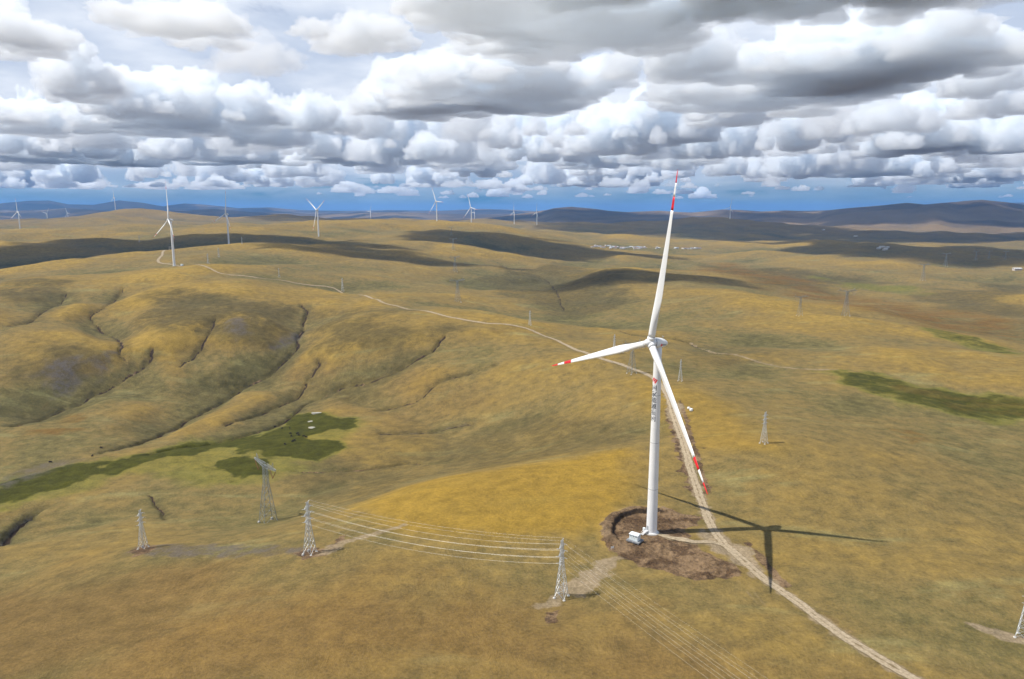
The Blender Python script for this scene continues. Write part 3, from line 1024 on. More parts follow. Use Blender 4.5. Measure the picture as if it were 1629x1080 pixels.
def blade_section(s):
    """outline of the blade at span fraction s; local Z span, X upwind, Y towards the trailing edge"""
    z = 2.9 + s * (BLADE - 2.9)
    if s < 0.05:
        ch, th, rnd = 3.1, 3.1, 1.0
    else:
        k = (s - 0.05)
        grow = min(k / 0.22, 1.0)
        grow = grow * grow * (3 - 2 * grow)
        chord_max = 4.0
        taper = chord_max * (1 - max(0.0, (s - 0.27)) / 0.73) ** 0.92 * 0.90 + 0.42
        ch = 3.1 + (chord_max - 3.1) * grow if s < 0.27 else min(taper + (chord_max - (chord_max * 0.9 + 0.42)), chord_max)
        tr = 1.0 + (0.34 - 1.0) * grow if s < 0.27 else 0.34 - 0.16 * (s - 0.27) / 0.73
        th = ch * tr
        rnd = 1 - grow
    if s > 0.985:
        ch *= max(0.12, (1 - s) / 0.015 * 0.88 + 0.12)
        th *= max(0.2, (1 - s) / 0.015)
    tw = rad(13) * (1 - s) ** 2.2 + rad(2)
    pre = BLADE * (0.080 * s + 0.023 * s * s)
    n = 20
    out = []
    for i in range(n):
        t = 2 * math.pi * i / n
        ex, ey = 0.5 * math.sin(t), 0.5 * math.cos(t)
        # aerofoil: thick near the front, thin at the back
        f = (1 + 0.75 * math.cos(t)) / 1.4
        ax = ex * (rnd + (1 - rnd) * min(f, 1.15))
        y = -ey * ch + (1 - rnd) * ch * 0.10
        x = ax * th
        out.append((x * math.cos(tw) - y * math.sin(tw) + pre, x * math.sin(tw) + y * math.cos(tw), z))
    return out


def blade_piece(name, s0, s1, n, mat, cap=False):
    mb = MB()
    rows = [blade_section(s) for s in np.linspace(s0, s1, n)]
    m = len(rows[0])
    v = [p for r in rows for p in r]
    f = [(i * m + k, i * m + (k + 1) % m, (i + 1) * m + (k + 1) % m, (i + 1) * m + k) for i in range(n - 1) for k in range(m)]
    f.append(tuple(range(m))[::-1])
    f.append(tuple(range((n - 1) * m, n * m)))
    mb.add(v, f, True)
    return mb.mesh(name, mat)


ME_BLADE = blade_piece('blade', 0.0, 0.770, 40, M_WHITE)
ME_BAND1 = blade_piece('red_band', 0.770, 0.848, 5, M_RED)
ME_BMID = blade_piece('white_band', 0.848, 0.925, 5, M_WHITE)
ME_BAND2 = blade_piece('red_tip', 0.925, 1.0, 8, M_RED)


def make_turbine(loc, yaw, az, label, group):
    root = tag(empty('wind_turbine', loc), label, 'wind turbine', group)
    link('tower', ME_TOWER, parent=root)
    link('plinth', ME_PLINTH, parent=root)
    link('base_flange', ME_FLANGE, parent=root)
    for m in ME_SEAM:
        link('seam_ring', m, parent=root)
    a = Vector((-math.sin(yaw) * math.cos(TILT), -math.cos(yaw) * math.cos(TILT), math.sin(TILT)))
    u = Vector((math.cos(yaw), -math.sin(yaw), 0))
    v = u.cross(a)
    if v.z < 0:
        v = -v
    w = v.cross(a)

    def frame(x, y, z, o):
        m = Matrix((x, y, z)).transposed().to_4x4()
        m.translation = o
        return m
    top = Vector((0, 0, HUBZ))
    sgn = 1 if w.dot(u) > 0 else -1
    Rm = frame(a, w, v, top)
    for nm, me in (('nacelle', ME_NAC), ('generator_gap', ME_GAP)):
        o = link(nm, me, parent=root)
        o.matrix_local = Rm
        if nm == 'nacelle':
            nac = o
    o = link('yaw_collar', ME_YAW, parent=root)
    o.location = top
    hub = link('hub', ME_HUB, parent=root)
    # hub is modelled with a blade seat at local +Z: turn it about the axis to the rotor's angle
    hub.matrix_local = Rm @ Matrix.Rotation(-az * sgn, 4, 'X')
    hc = top + a * 4.6
    for k in range(3):
        an = az + k * 2 * math.pi / 3
        d = u * math.sin(an) + v * math.cos(an)
        b = link('blade', ME_BLADE, parent=root)
        b.matrix_local = frame(a, d.cross(a), d, hc)
        link('blade_bearing', ME_ROOTS, parent=b)
        link('red_band', ME_BAND1, parent=b)
        link('white_band', ME_BMID, parent=b)
        link('red_tip', ME_BAND2, parent=b)
    # wind vane mast on the nacelle roof
    return root, nac


T1 = Vector((65.9, 324.0, 0.0))
main, main_nac = make_turbine(T1, rad(64.2), rad(11.1), 'tall white wind turbine with black lettering down its tower, beside the gravel road', None)
main['label'] = 'huge white wind turbine with lettering down its tower, on a patch of dug earth'


def text_mesh(name, txt, size, mat):
    c = bpy.data.curves.new(name, 'FONT')
    c.body = txt
    c.size = size
    c.align_x = 'CENTER'
    c.align_y = 'CENTER'
    c.offset = size * 0.018
    c.resolution_u = 3
    o = bpy.data.objects.new(name, c)
    COL.objects.link(o)
    bpy.context.view_layer.update()
    me = bpy.data.meshes.new_from_object(o.evaluated_get(bpy.context.evaluated_depsgraph_get()))
    bpy.data.objects.remove(o)
    bpy.data.curves.remove(c)
    bm = bmesh.new()
    bm.from_mesh(me)
    bmesh.ops.triangulate(bm, faces=bm.faces)
    bmesh.ops.subdivide_edges(bm, edges=[e for e in bm.edges if e.calc_length() > 0.5], cuts=1)
    bm.to_mesh(me)
    bm.free()
    me.materials.clear()
    me.materials.append(mat)
    me.name = name
    return me


def wrap_on_tower(me, zc, ang0):
    """bend a flat mesh (x right, y up) round the tower; ang0 is the compass angle it faces"""
    for v in me.vertices:
        z = zc + v.co.y
        r = tower_r(z) + 0.02
        t = ang0 + v.co.x / r
        v.co = (r * math.cos(t), r * math.sin(t), z)
    return me


def rot_tri(p):
    return [(x, y) for x, y in p]


def z_on_tower(py):
    r = ray(1040, py)
    return CAMZ + r[2] / r[1] * 323.0


face = math.atan2(-T1.y, -T1.x) - rad(38)      # turned left of the line to the drone
ztop, zbot = z_on_tower(612), z_on_tower(671)
step_ = (ztop - zbot) / 6
for i, ch in enumerate('国家能源集团'):
    link('lettering', wrap_on_tower(text_mesh('lettering', ch, step_ * 0.98, M_INK), ztop - step_ * (i + 0.5), face), parent=main)


def flat_poly(name, polys, mat):
    mb = MB()
    for p in polys:
        n = len(p)
        # fan, cut fine enough to bend round the tower
        mb.add([(x, y, 0) for x, y in p], [tuple(range(n))])
    me = bpy.data.meshes.new(name)
    me.from_pydata(mb.v, [], mb.f)
    bm = bmesh.new()
    bm.from_mesh(me)
    bmesh.ops.triangulate(bm, faces=bm.faces)
    bmesh.ops.subdivide_edges(bm, edges=bm.edges, cuts=3)
    bm.to_mesh(me)
    bm.free()
    me.materials.append(mat)
    return me


def emblem(size):
    """red tilted square cut by two slanting white slits"""
    h = size / 2
    bars = []
    for x0, x1 in ((-h, -h * 0.42), (-h * 0.26, h * 0.26), (h * 0.42, h)):
        bars.append([(x0, -h * 0.45), (x1, -h * 0.45), (x1, h), (x0, h)])
    bars.append([(-h, -h), (h, -h), (h, -h * 0.44), (-h, -h * 0.44)])
    c, s = math.cos(rad(-32)), math.sin(rad(-32))
    return [[(x * c - y * s, x * s + y * c) for x, y in p] for p in bars]


link('emblem', wrap_on_tower(flat_poly('emblem', emblem(2.3), M_RED), z_on_tower(605.5), face), parent=main)


def on_nacelle(me, sx):
    """lay a flat mesh on the nacelle's flank (its x runs towards the tail)"""
    zs = [p[1] for p in NPROF][::-1]
    rr = [p[0] for p in NPROF][::-1]
    for v in me.vertices:
        x = sx - v.co.x
        r = float(np.interp(x, zs, rr)) + 0.03
        z = v.co.y - 0.55
        z = max(min(z, r * 0.98), -r * 0.98)
        v.co = (x, FL * math.sqrt(max(r * r - z * z, 0.01)), z)
    return me


_w = (main_nac.matrix_local.to_3x3() @ Vector((0, 1, 0)))
FL = 1.0 if _w.dot(-T1) > 0 else -1.0
link('emblem', on_nacelle(flat_poly('emblem', emblem(1.0), M_RED), -0.2), parent=main_nac)
link('lettering', on_nacelle(text_mesh('lettering', '国家能源', 0.62, M_INK), -2.0), parent=main_nac)
mb = MB()
mb.bar((-2.2, 0, 1.9), (-2.2, 0, 3.3), 0.06)
mb.bar((-2.2, -0.5, 3.0), (-2.2, 0.5, 3.0), 0.05)
mb.box((-2.2, 0.5, 3.15), (0.25, 0.12, 0.3))
mb.box((-2.2, -0.5, 3.15), (0.25, 0.12, 0.3))
link('wind_sensor_mast', mb.mesh('wind_sensor_mast', M_SEAM), parent=main_nac)
# door, landing and stairs on the side turned to the left
da = math.pi + rad(28)
mb = MB()
mb.box((2.50, 0, 2.75), (0.22, 1.05, 2.3))
dm = mb.mesh('door', M_SEAM)
o = link('door', dm, parent=main)
o.rotation_euler = (0, 0, da)
mb = MB()
mb.box((3.15, 0, 1.55), (1.5, 1.5, 0.10))
for y in (-0.72, 0.72):
    mb.bar((2.5, y, 2.65), (3.88, y, 2.65), 0.05)
    mb.bar((3.88, y, 0), (3.88, y, 2.65), 0.06)
    mb.bar((2.7, y, 0), (2.7, y, 2.65), 0.05)
    mb.bar((2.5, y, 2.1), (3.88, y, 2.1), 0.04)
for k in range(7):
    mb.box((3.95 + 0.27 * k, 0, 1.40 - 0.21 * k), (0.28, 1.3, 0.05))
for y in (-0.68, 0.68):
    mb.bar((3.85, y, 1.5), (5.75, y, 0.02), 0.07)
    mb.bar((3.88, y, 2.65), (5.7, y, 1.1), 0.05)
    mb.bar((5.7, y, 0), (5.7, y, 1.1), 0.05)
o = link('stairs', mb.mesh('stairs', M_WHITE), parent=main)
o.rotation_euler = (0, 0, da)
mb = MB()
mb.box((2.75, -2.1, 1.3), (0.9, 1.1, 1.7), 0.0)
o = link('cooling_unit', mb.mesh('cooling_unit', M_CAB), parent=main)
o.rotation_euler = (0, 0, da)

# far turbines: (px, py of the foot, distance, yaw, rotor angle, label)
FAR = [
    (277, 418, 1475, 48, 0, 'white wind turbine with one blade straight up, on the hilltop where the gravel road bends'),
    (364, 386, 2180, 44, 9, 'white wind turbine with one blade pointing left, rising from dark shaded ground'),
    (507, 375, 2616, 46, 63, 'white wind turbine with two blades raised in a V'),
    (695, 351, 3500, 50, -26, 'white wind turbine standing alone on the crown of the broad golden ridge'),
    (750, 356, 3900, 50, -20, 'white wind turbine just behind the shoulder of the broad golden ridge'),
    (818, 358, 5600, 72, 4, 'thin distant turbine seen nearly edge-on, left neighbour of another beneath the purple cone mountain'),
    (854, 360, 5500, 66, 7, 'distant turbine standing before the left foot of the purple cone mountain'),
    (184, 336, 5400, 48, -4, 'small white turbine on top of the highest rounded brown hill'),
    (32, 363, 3740, 34, -4, 'white turbine on a low dark rise in front of the blue mountains'),
    (109, 352, 6700, 34, -28, 'small turbine with a leaning blade between the brown hill and a low dark rise'),
    (76, 350.5, 6800, 30, -75, 'faint turbine with a sideways blade at the edge of the violet plain'),
    (590, 353, 6700, 55, 28, 'tiny distant turbine in front of pale violet hills, between two larger ones'),
    (1161, 351, 6000, 60, 14, 'lone small turbine in front of the long dark mountain range'),
    (755, 353, 6800, 60, 20, 'tiny far turbine almost hidden behind a nearer one by the golden ridge'),
]
TURB = []
for px, py, y, yaw, az, lab in FAR:
    p = at_y(px, py, y)
    z = float(sample(np.array([p[0]]), np.array([p[1]]))[0])
    t, _ = make_turbine((p[0], p[1], z), rad(yaw), rad(az), lab, 'wind turbines standing along the far hills')
    TURB.append(t)

# ================================================================== transformer kiosks
mb = MB()
mb.box((0, 0, 0.12), (6.4, 5.0, 0.6))
ME_SLABM = mb.mesh('slab', M_SLAB)
mb = MB()
mb.box((0, 0, 1.75), (4.2, 2.9, 2.66))
ME_CABM = mb.mesh('cabinet', M_CAB)
mb = MB()
mb.add([(-2.35, -1.7, 3.081), (2.35, -1.7, 3.081), (2.35, 1.7, 3.081), (-2.35, 1.7, 3.081), (-2.35, -1.7, 3.22), (2.35, -1.7, 3.22), (2.35, 1.7, 3.22), (-2.35, 1.7, 3.22), (-2.2, 0, 3.62), (2.2, 0, 3.62)],
       [(3, 2, 1, 0), (0, 1, 5, 4), (1, 2, 6, 5), (2, 3, 7, 6), (3, 0, 4, 7), (4, 5, 9, 8), (6, 7, 8, 9), (5, 6, 9), (7, 4, 8)])
ME_ROOFM = mb.mesh('roof', principled('kiosk_roof_paint', (0.74, 0.79, 0.80), 0.4))
M_VENT = principled('vent_grey', (0.22, 0.25, 0.27), 0.5)


def kiosk(loc, rz, label):
    k = tag(empty('transformer_kiosk', loc, rz), label, 'transformer', 'transformer kiosks beside the turbines')
    link('slab', ME_SLABM, parent=k)
    c = link('cabinet', ME_CABM, parent=k)
    link('roof', ME_ROOFM, parent=k)
    for x in (-1.36, 0, 1.36):
        mb = MB()
        mb.box((x, -1.475, 1.7), (1.22, 0.06, 2.2))
        d = link('door', mb.mesh('door', M_CAB), parent=k)
        mb = MB()
        for q in range(5):
            mb.box((x, -1.52, 2.2 + 0.1 * q), (0.7, 0.04, 0.06))
        mb.box((x + 0.48, -1.53, 1.55), (0.07, 0.06, 0.32))
        link('vent', mb.mesh('vent', M_VENT), parent=d)
    mb = MB()
    mb.box((-2.12, 0, 1.8), (0.06, 1.2, 1.5))
    link('side_hatch', mb.mesh('side_hatch', M_VENT), parent=k)
    return k


g = ground(1010, 860)
kiosk((g[0], g[1], g[2] + 0.15), rad(-38), 'pale grey transformer kiosk on a dark slab in the dug earth below the huge turbine')
for (px, py), t, lab in (((289, 417), TURB[0], 'small pale kiosk beside the turbine on the road-bend hilltop'), ((357, 385), TURB[1], 'small pale kiosk at the foot of the turbine on dark shaded ground')):
    q = at_y(px, py, t.location.y - 5)
    kiosk((q[0], q[1], float(sample(np.array([q[0]]), np.array([q[1]]))[0]) + 0.1), rad(-20), lab)

# ================================================================== lattice pylons
def lattice(mb, z0, z1, h0, h1, n, w):
    """diagonal bracing on the four faces between two heights (half-widths h0, h1)"""
    for i in range(n):
        ta, tb = i / n, (i + 1) / n
        # panels get shorter upwards
        ta, tb = 1 - (1 - ta) ** 1.35, 1 - (1 - tb) ** 1.35
        za, zb_ = z0 + (z1 - z0) * ta, z0 + (z1 - z0) * tb
        ha, hb = h0 + (h1 - h0) * ta, h0 + (h1 - h0) * tb
        ca = [(-ha, -ha, za), (ha, -ha, za), (ha, ha, za), (-ha, ha, za)]
        cb = [(-hb, -hb, zb_), (hb, -hb, zb_), (hb, hb, zb_), (-hb, hb, zb_)]
        for k in range(4):
            j = (k + 1) % 4
            mb.bar(ca[k], cb[j], w)
            mb.bar(ca[j], cb[k], w)
            mb.bar(cb[k], cb[j], w * 0.8)


def pylon_a():
    """slim double-circuit tower, 23 m"""
    parts = []
    for sx in (-1, 1):
        for sy in (-1, 1):
            mb = MB()
            mb.bar((sx * 2.0, sy * 2.0, -0.3), (sx * 0.62, sy * 0.62, 14.0), 0.115, 0.10)
            mb.bar((sx * 0.62, sy * 0.62, 14.0), (sx * 0.34, sy * 0.34, 22.6), 0.10, 0.08)
            parts.append(('leg', mb.mesh('leg', M_STEEL)))
            mb = MB()
            mb.lathe([(0.62, -1.0), (0.55, 0.25), (0.4, 0.38)], 10, smooth_=False)
            for i, p in enumerate(mb.v):
                mb.v[i] = (p[0] + sx * 2.0, p[1] + sy * 2.0, p[2])
            parts.append(('footing', mb.mesh('footing', M_CONC)))
    mb = MB()
    lattice(mb, 0.2, 14.0, 1.98, 0.62, 6, 0.055)
    lattice(mb, 14.0, 22.6, 0.62, 0.34, 6, 0.045)
    parts.append(('bracing', mb.mesh('bracing', M_STEEL)))
    for z, L in ((14.6, 2.5), (17.4, 2.9), (20.2, 2.4)):
        mb = MB()
        for s in (-1, 1):
            for sy in (-1, 1):
                mb.bar((s * 0.5, sy * 0.45, z), (s * L, 0, z + 0.15), 0.08)
                mb.bar((s * 0.45, sy * 0.4, z + 1.0), (s * L, 0, z + 0.15), 0.07)
            for f in (0.35, 0.68):
                mb.bar((s * L * f, -0.3 * (1 - f), z + 0.05), (s * L * f, 0.3 * (1 - f), z + 0.9 * (1 - f) + 0.1), 0.05)
        parts.append(('crossarm', mb.mesh('crossarm', M_STEEL)))
        for s in (-1, 1):
            for sy in (-1, 1):
                mb = MB()
                mb.bar((s * L, 0, z + 0.12), (s * L, sy * 1.1, z - 0.12), 0.09, 0.09, 6)
                parts.append(('insulator', mb.mesh('insulator', M_SEAM)))
    mb = MB()
    for s in (-1, 1):
        mb.bar((0, 0.3, 22.5), (s * 1.3, 0, 23.0), 0.07)
        mb.bar((0, -0.3, 22.5), (s * 1.3, 0, 23.0), 0.07)
        mb.bar((s * 0.34, 0, 22.0), (s * 1.3, 0, 23.0), 0.06)
    parts.append(('earth_wire_arm', mb.mesh('earth_wire_arm', M_STEEL)))
    return parts


def pylon_b():
    """tall tower with one wide bridge, two horns and V strings, 42 m"""
    parts = []
    for sx in (-1, 1):
        for sy in (-1, 1):
            mb = MB()
            mb.bar((sx * 4.3, sy * 4.3, -0.5), (sx * 1.35, sy * 1.35, 26.0), 0.19, 0.16)
            mb.bar((sx * 1.35, sy * 1.35, 26.0), (sx * 1.15, sy * 1.15, 37.0), 0.16, 0.13)
            parts.append(('leg', mb.mesh('leg', M_STEEL2)))
            mb = MB()
            mb.lathe([(0.9, -1.4), (0.75, 0.2), (0.5, 0.35)], 10, smooth_=False)
            for i, p in enumerate(mb.v):
                mb.v[i] = (p[0] + sx * 4.3, p[1] + sy * 4.3, p[2])
            parts.append(('footing', mb.mesh('footing', M_CONC)))
    mb = MB()
    lattice(mb, 0.2, 26.0, 4.27, 1.35, 6, 0.08)
    lattice(mb, 26.0, 37.0, 1.35, 1.15, 6, 0.075)
    parts.append(('bracing', mb.mesh('bracing', M_STEEL2)))
    L = 15.5
    for sx in (-1, 1):
        mb = MB()
        n = 9
        xs = np.linspace(0.8, L, n)
        for i in range(n - 1):
            x0, x1 = xs[i], xs[i + 1]
            d0, d1 = 1.1 * (1 - x0 / L * 0.82), 1.1 * (1 - x1 / L * 0.82)
            z0a, z1a = 36.0 + 1.5 * x0 / L, 36.0 + 1.5 * x1 / L
            zt = 38.4
            for sy in (-1, 1):
                mb.bar((sx * x0, sy * d0, z0a), (sx * x1, sy * d1, z1a), 0.12)
                mb.bar((sx * x0, sy * d0, zt), (sx * x1, sy * d1, zt), 0.12)
                mb.bar((sx * x0, sy * d0, z0a), (sx * x1, sy * d1, zt), 0.09)
                mb.bar((sx * x1, sy * d1, z1a), (sx * x1, sy * d1, zt), 0.07)
            mb.bar((sx * x0, d0, zt), (sx * x1, -d1, zt), 0.08)
            mb.bar((sx * x0, -d0, z0a), (sx * x1, d1, z1a), 0.08)
        parts.append(('bridge_arm', mb.mesh('bridge_arm', M_STEEL2)))
    for sx in (-1, 1):
        mb = MB()
        for sy in (-1, 1):
            for x in (9.0, 11.4):
                mb.bar((sx * x, sy * 0.5, 38.4), (sx * 12.2, 0, 42.0), 0.10, 0.07)
        mb.bar((sx * 9.6, -0.4, 39.3), (sx * 11.7, 0.35, 40.4), 0.06)
        parts.append(('horn', mb.mesh('horn', M_STEEL2)))
    for x0, x1, xm in ((-15.2, -6.4, -10.6), (6.4, 15.2, 10.6), (-4.0, 4.0, 0.0)):
        if xm == 0:
            continue
        mb = MB()
        mb.bar((x0, 0, 36.9), (xm, 0, 31.6), 0.17, 0.17, 6)
        mb.bar((x1, 0, 36.9), (xm, 0, 31.6), 0.17, 0.17, 6)
        parts.append(('insulator', mb.mesh('insulator', M_INS)))
    return parts


PA, PB = pylon_a(), pylon_b()


def pylon(kind, loc, rz, sc, label, group):
    r = tag(empty('lattice_pylon', loc, rz), label, 'pylon', group)
    r.scale = (sc, sc, sc)
    for nm, me in (PA if kind == 'A' else PB):
        link(nm, me, parent=r)
    return r


def px_scale(px, py, hpx, h, g):
    d = g[1] * CP - (g[2] - CAMZ) * SP
    cosv = math.cos(PITCH + math.atan((py - 540) / F))
    return float(np.clip(hpx / F * d / cosv / h, 0.75, 1.3))


GA = 'slim galvanised pylons on the grassland'
GB = 'wide-armed transmission pylons'
# (kind, px, py of the foot, height in px, rotation, label)
PYL = [
    ('A', 893, 950, 85, 62, 'slim silver pylon on bare gravel where the power wires bend, below the dug earth'),
    ('A', 493, 880, 78, 70, 'slim silver pylon at the end of the pale trench line, carrying wires on one side'),
    ('A', 228, 872, 58, 80, 'slim silver pylon on the grey bare strip, without wires'),
    ('A', 1627, 1015, 84, 40, 'slim silver pylon at the end of two sandy tracks'),
    ('A', 1215, 705, 49, 40, 'slim grey pylon alone on the open golden slope right of the road'),
    ('A', 1082, 606, 34, 60, 'slim grey pylon beside the gravel road near the small white tanks'),
    ('A', 977, 562, 30, 60, 'slim grey pylon behind the gravel road, on the yellow slope'),
    ('A', 843, 517, 23, 60, 'pale slim pylon above the bend of the gravel road on the ridge'),
    ('A', 545, 463, 21, 75, 'pale slim pylon just above the far stretch of gravel road'),
    ('A', 444, 441, 11, 60, 'tiny pale pylon on the dark band above the far road'),
    ('A', 331, 419, 16, 60, 'tiny pale pylon to the right of the hilltop turbine kiosk'),
    ('A', 348, 409, 15, 60, 'tiny pale pylon between the hilltop turbine and the shaded turbine'),
    ('A', 385, 388, 11, 60, 'tiny pylon right of the turbine on dark shaded ground'),
    ('A', 222, 385, 10, 60, 'tiny pylon on the dark slope left of the hilltop turbine'),
    ('B', 427, 830, 97, -48, 'tall wide-armed pylon with brown V insulators beside the dark marsh'),
    ('B', 1005, 594, 48, 30, 'wide-legged pylon straddling the gravel road behind the blades'),
    ('B', 1272, 502, 33, 12, 'wide-armed pylon on the crest before the rusty plain, shorter of the pair'),
    ('B', 1345, 502, 44, 8, 'wide-armed pylon on the crest before the rusty plain, taller of the pair'),
    ('B', 1468, 446, 28, 10, 'wide-armed pylon out on the dark green part of the plain'),
    ('B', 1504, 423, 22, 10, 'faint wide-armed pylon at the near edge of the shaded plain'),
    ('B', 1552, 414, 16, 10, 'faint wide-armed pylon, first of three on the shaded plain'),
    ('B', 1573, 412, 14, 10, 'faint wide-armed pylon, middle of three on the shaded plain'),
    ('B', 1599, 413, 13, 10, 'faint wide-armed pylon, last of three on the shaded plain'),
    ('B', 728, 480, 38, 35, 'pale tall pylon at the foot of the line climbing the golden ridge'),
    ('B', 724, 432, 26, 30, 'pale tall pylon, second of the line climbing the golden ridge'),
    ('B', 721, 398, 20, 30, 'pale tall pylon, third of the line climbing the golden ridge'),
    ('B', 718, 374, 14, 30, 'pale tall pylon, topmost of the line climbing the golden ridge'),
]
PO = []
for kind, px, py, hp, rz, lab in PYL:
    g = ground(px, py)
    sc_ = px_scale(px, py, hp, 23.0 if kind == 'A' else 42.0, g)
    PO.append(pylon(kind, (g[0], g[1], g[2] + 0.1), rad(rz), sc_, lab, GA if kind == 'A' else GB))

# ---- power wires: pylon to pylon, with sag
def arm_pts(o, rz=None):
    bpy.context.view_layer.update()
    m = o.matrix_world
    out = []
    for z, L in ((14.6, 2.5), (17.4, 2.9), (20.2, 2.4)):
        for s in (-1, 1):
            out.append((m, s * L, z))
    for s in (-1, 1):
        out.append((m, s * 1.3, 23.0 + 0.1))
    return [(mm @ Vector((x, 0, z))) for mm, x, z in out]


def wire(a, b, sag, r, lab, grp):
    a, b = Vector(a), Vector(b)
    n = 26
    pts_ = []
    for i in range(n + 1):
        t = i / n
        p = a.lerp(b, t)
        p.z -= sag * 4 * t * (1 - t)
        pts_.append(p)
    d = (b - a)
    side = Vector((-d.y, d.x, 0)).normalized()
    v, f = [], []
    for p in pts_:
        for k in range(4):
            t = math.pi / 2 * k
            v.append(p + side * (r * math.cos(t)) + Vector((0, 0, r * math.sin(t))))
    for i in range(n):
        for k in range(4):
            f.append((i * 4 + k, i * 4 + (k + 1) % 4, i * 4 + 4 + (k + 1) % 4, i * 4 + 4 + k))
    me = bpy.data.meshes.new('power_wire')
    me.from_pydata(v, [], f)
    me.update()
    return tag(link('power_wire', me, M_WIRE), lab, 'wire', grp)


p1, p2 = arm_pts(PO[0]), arm_pts(PO[1])
far_end = ground(1590, 1079)
end = Vector((150.0, 62.0, float(base_height(np.array([150.0]), np.array([62.0]))[0])))
next_p = pylon('A', end, rad(60), 1.0, 'slim silver pylon carrying the wires that run past the bottom of the road', GA)
p0 = arm_pts(next_p)
for i in range(8):
    ew = i > 5
    wire(p2[i], p1[i], 4.5 if not ew else 3.2, 0.015 if not ew else 0.010, 'thin bright power wire strung between the two silver pylons left of the dug earth', 'wires between the two left pylons')
    wire(p1[i], p0[i], 4.5 if not ew else 3.2, 0.015 if not ew else 0.010, 'thin bright power wire running from the pylon on bare gravel down across the brown turf', 'wires crossing the brown turf')

# ================================================================== small things
# yaks on the marsh
M_YAK = noisy('black_wool', (0.012, 0.010, 0.009), (0.03, 0.022, 0.018), 3.0, 0.9)


def yak_mesh():
    bm = bmesh.new()

    def ring(c, rx, rz, n=10):
        return [bm.verts.new((c[0], c[1] + rx * math.cos(2 * math.pi * k / n), c[2] + rz * math.sin(2 * math.pi * k / n))) for k in range(n)]
    rows = [ring(c, a, b) for c, a, b in (((-1.15, 0, 1.05), .12, .2), ((-1.0, 0, 1.05), .36, .42), ((-0.5, 0, 1.0), .44, .52), ((0.1, 0, 1.02), .46, .58), ((0.55, 0, 1.14), .42, .60),
                                            ((0.85, 0, 1.08), .28, .42), ((1.1, 0, 0.86), .20, .28), ((1.35, 0, 0.66), .17, .22), ((1.6, 0, 0.48), .11, .13), ((1.68, 0, 0.42), .05, .06))]
    for a, b in zip(rows, rows[1:]):
        for k in range(10):
            bm.faces.new((a[k], a[(k + 1) % 10], b[(k + 1) % 10], b[k]))
    bm.faces.new(rows[0][::-1])
    bm.faces.new(rows[-1])

    def limb(ps):
        prev = None
        for p, r in ps:
            cur = [bm.verts.new((p[0] + r * math.cos(t), p[1] + r * math.sin(t), p[2])) for t in (0.8, 2.4, 3.9, 5.5)]
            if prev:
                for k in range(4):
                    bm.faces.new((prev[k], prev[(k + 1) % 4], cur[(k + 1) % 4], cur[k]))
            prev = cur
        bm.faces.new(prev)
    for sy in (-1, 1):
        limb([((0.55, sy * .25, 0.85), .2), ((0.55, sy * .25, 0.42), .12), ((0.52, sy * .25, 0.2), .08), ((0.56, sy * .25, -0.03), .1)])
        limb([((-0.8, sy * .25, 0.9), .24), ((-0.68, sy * .25, 0.58), .16), ((-0.88, sy * .25, 0.34), .09), ((-0.84, sy * .25, -0.03), .1)])
        limb([((1.2, sy * .14, 0.95), .06), ((1.25, sy * .34, 1.02), .05), ((1.33, sy * .40, 1.24), .015)])
    limb([((-1.15, 0, 1.1), .09), ((-1.3, 0, 0.8), .12), ((-1.32, 0, 0.35), .16), ((-1.3, 0, 0.2), .05)])
    bmesh.ops.recalc_face_normals(bm, faces=bm.faces)
    me = bpy.data.meshes.new('yak')
    bm.to_mesh(me)
    bm.free()
    me.polygons.foreach_set('use_smooth', [True] * len(me.polygons))
    me.materials.append(M_YAK)
    return me


ME_YAK = yak_mesh()
rnd = random.Random(5)
for a_, b_ in ((145, 538), (187, 548), (235, 545), (240, 580), (245, 595), (290, 590), (320, 597), (335, 602), (265, 622), (253, 628), (205, 645), (283, 580)):
    g = ground(400 + a_ / 3.857, 540 + b_ / 3.857)
    o = tag(link('yak', ME_YAK, loc=(g[0], g[1], g[2])), 'black yak grazing on the dark green marsh', 'yak', 'yaks grazing on the marsh')
    o.rotation_euler = (0, 0, rnd.random() * 6.28)
for a_, b_ in ((161, 713), (147, 726), (80, 736)):
    g = ground(a_, b_)
    o = tag(link('yak', ME_YAK, loc=(g[0], g[1], g[2])), 'black yak beside the creek bed above the lower marsh', 'yak', 'yaks strung out along the creek')
    o.rotation_euler = (0, 0, rnd.random() * 6.28)

# pale pools in the marsh
M_WATER = principled('shallow_water', (0.34, 0.32, 0.26), 0.3, 0, 0.5)
for a_, b_, rx, ry in ((503, 658, 4.6, 1.1), (494, 670.5, 2.2, 0.8), (496, 680.5, 3.0, 1.2)):
    g = ground(a_, b_)
    mb = MB()
    n = 26
    ring_ = [(rx * math.cos(t) * (1 + .22 * math.sin(3 * t + a_)), ry * 2.2 * math.sin(t) * (1 + .2 * math.cos(2 * t + b_)), 0.0) for t in np.linspace(0, 2 * math.pi, n, endpoint=False)]
    zz = max(float(sample(np.array([g[0] + p[0]]), np.array([g[1] + p[1]]))[0]) for p in ring_)
    lo = [(p[0] * 1.04, p[1] * 1.04, -1.2) for p in ring_]
    mb.add(ring_ + lo, [tuple(range(n))] + [(k, n + k, n + (k + 1) % n, (k + 1) % n) for k in range(n)])
    o = link('pond', mb.mesh('pond', M_WATER), loc=(g[0], g[1], zz + 0.05))
    o['kind'] = 'structure'

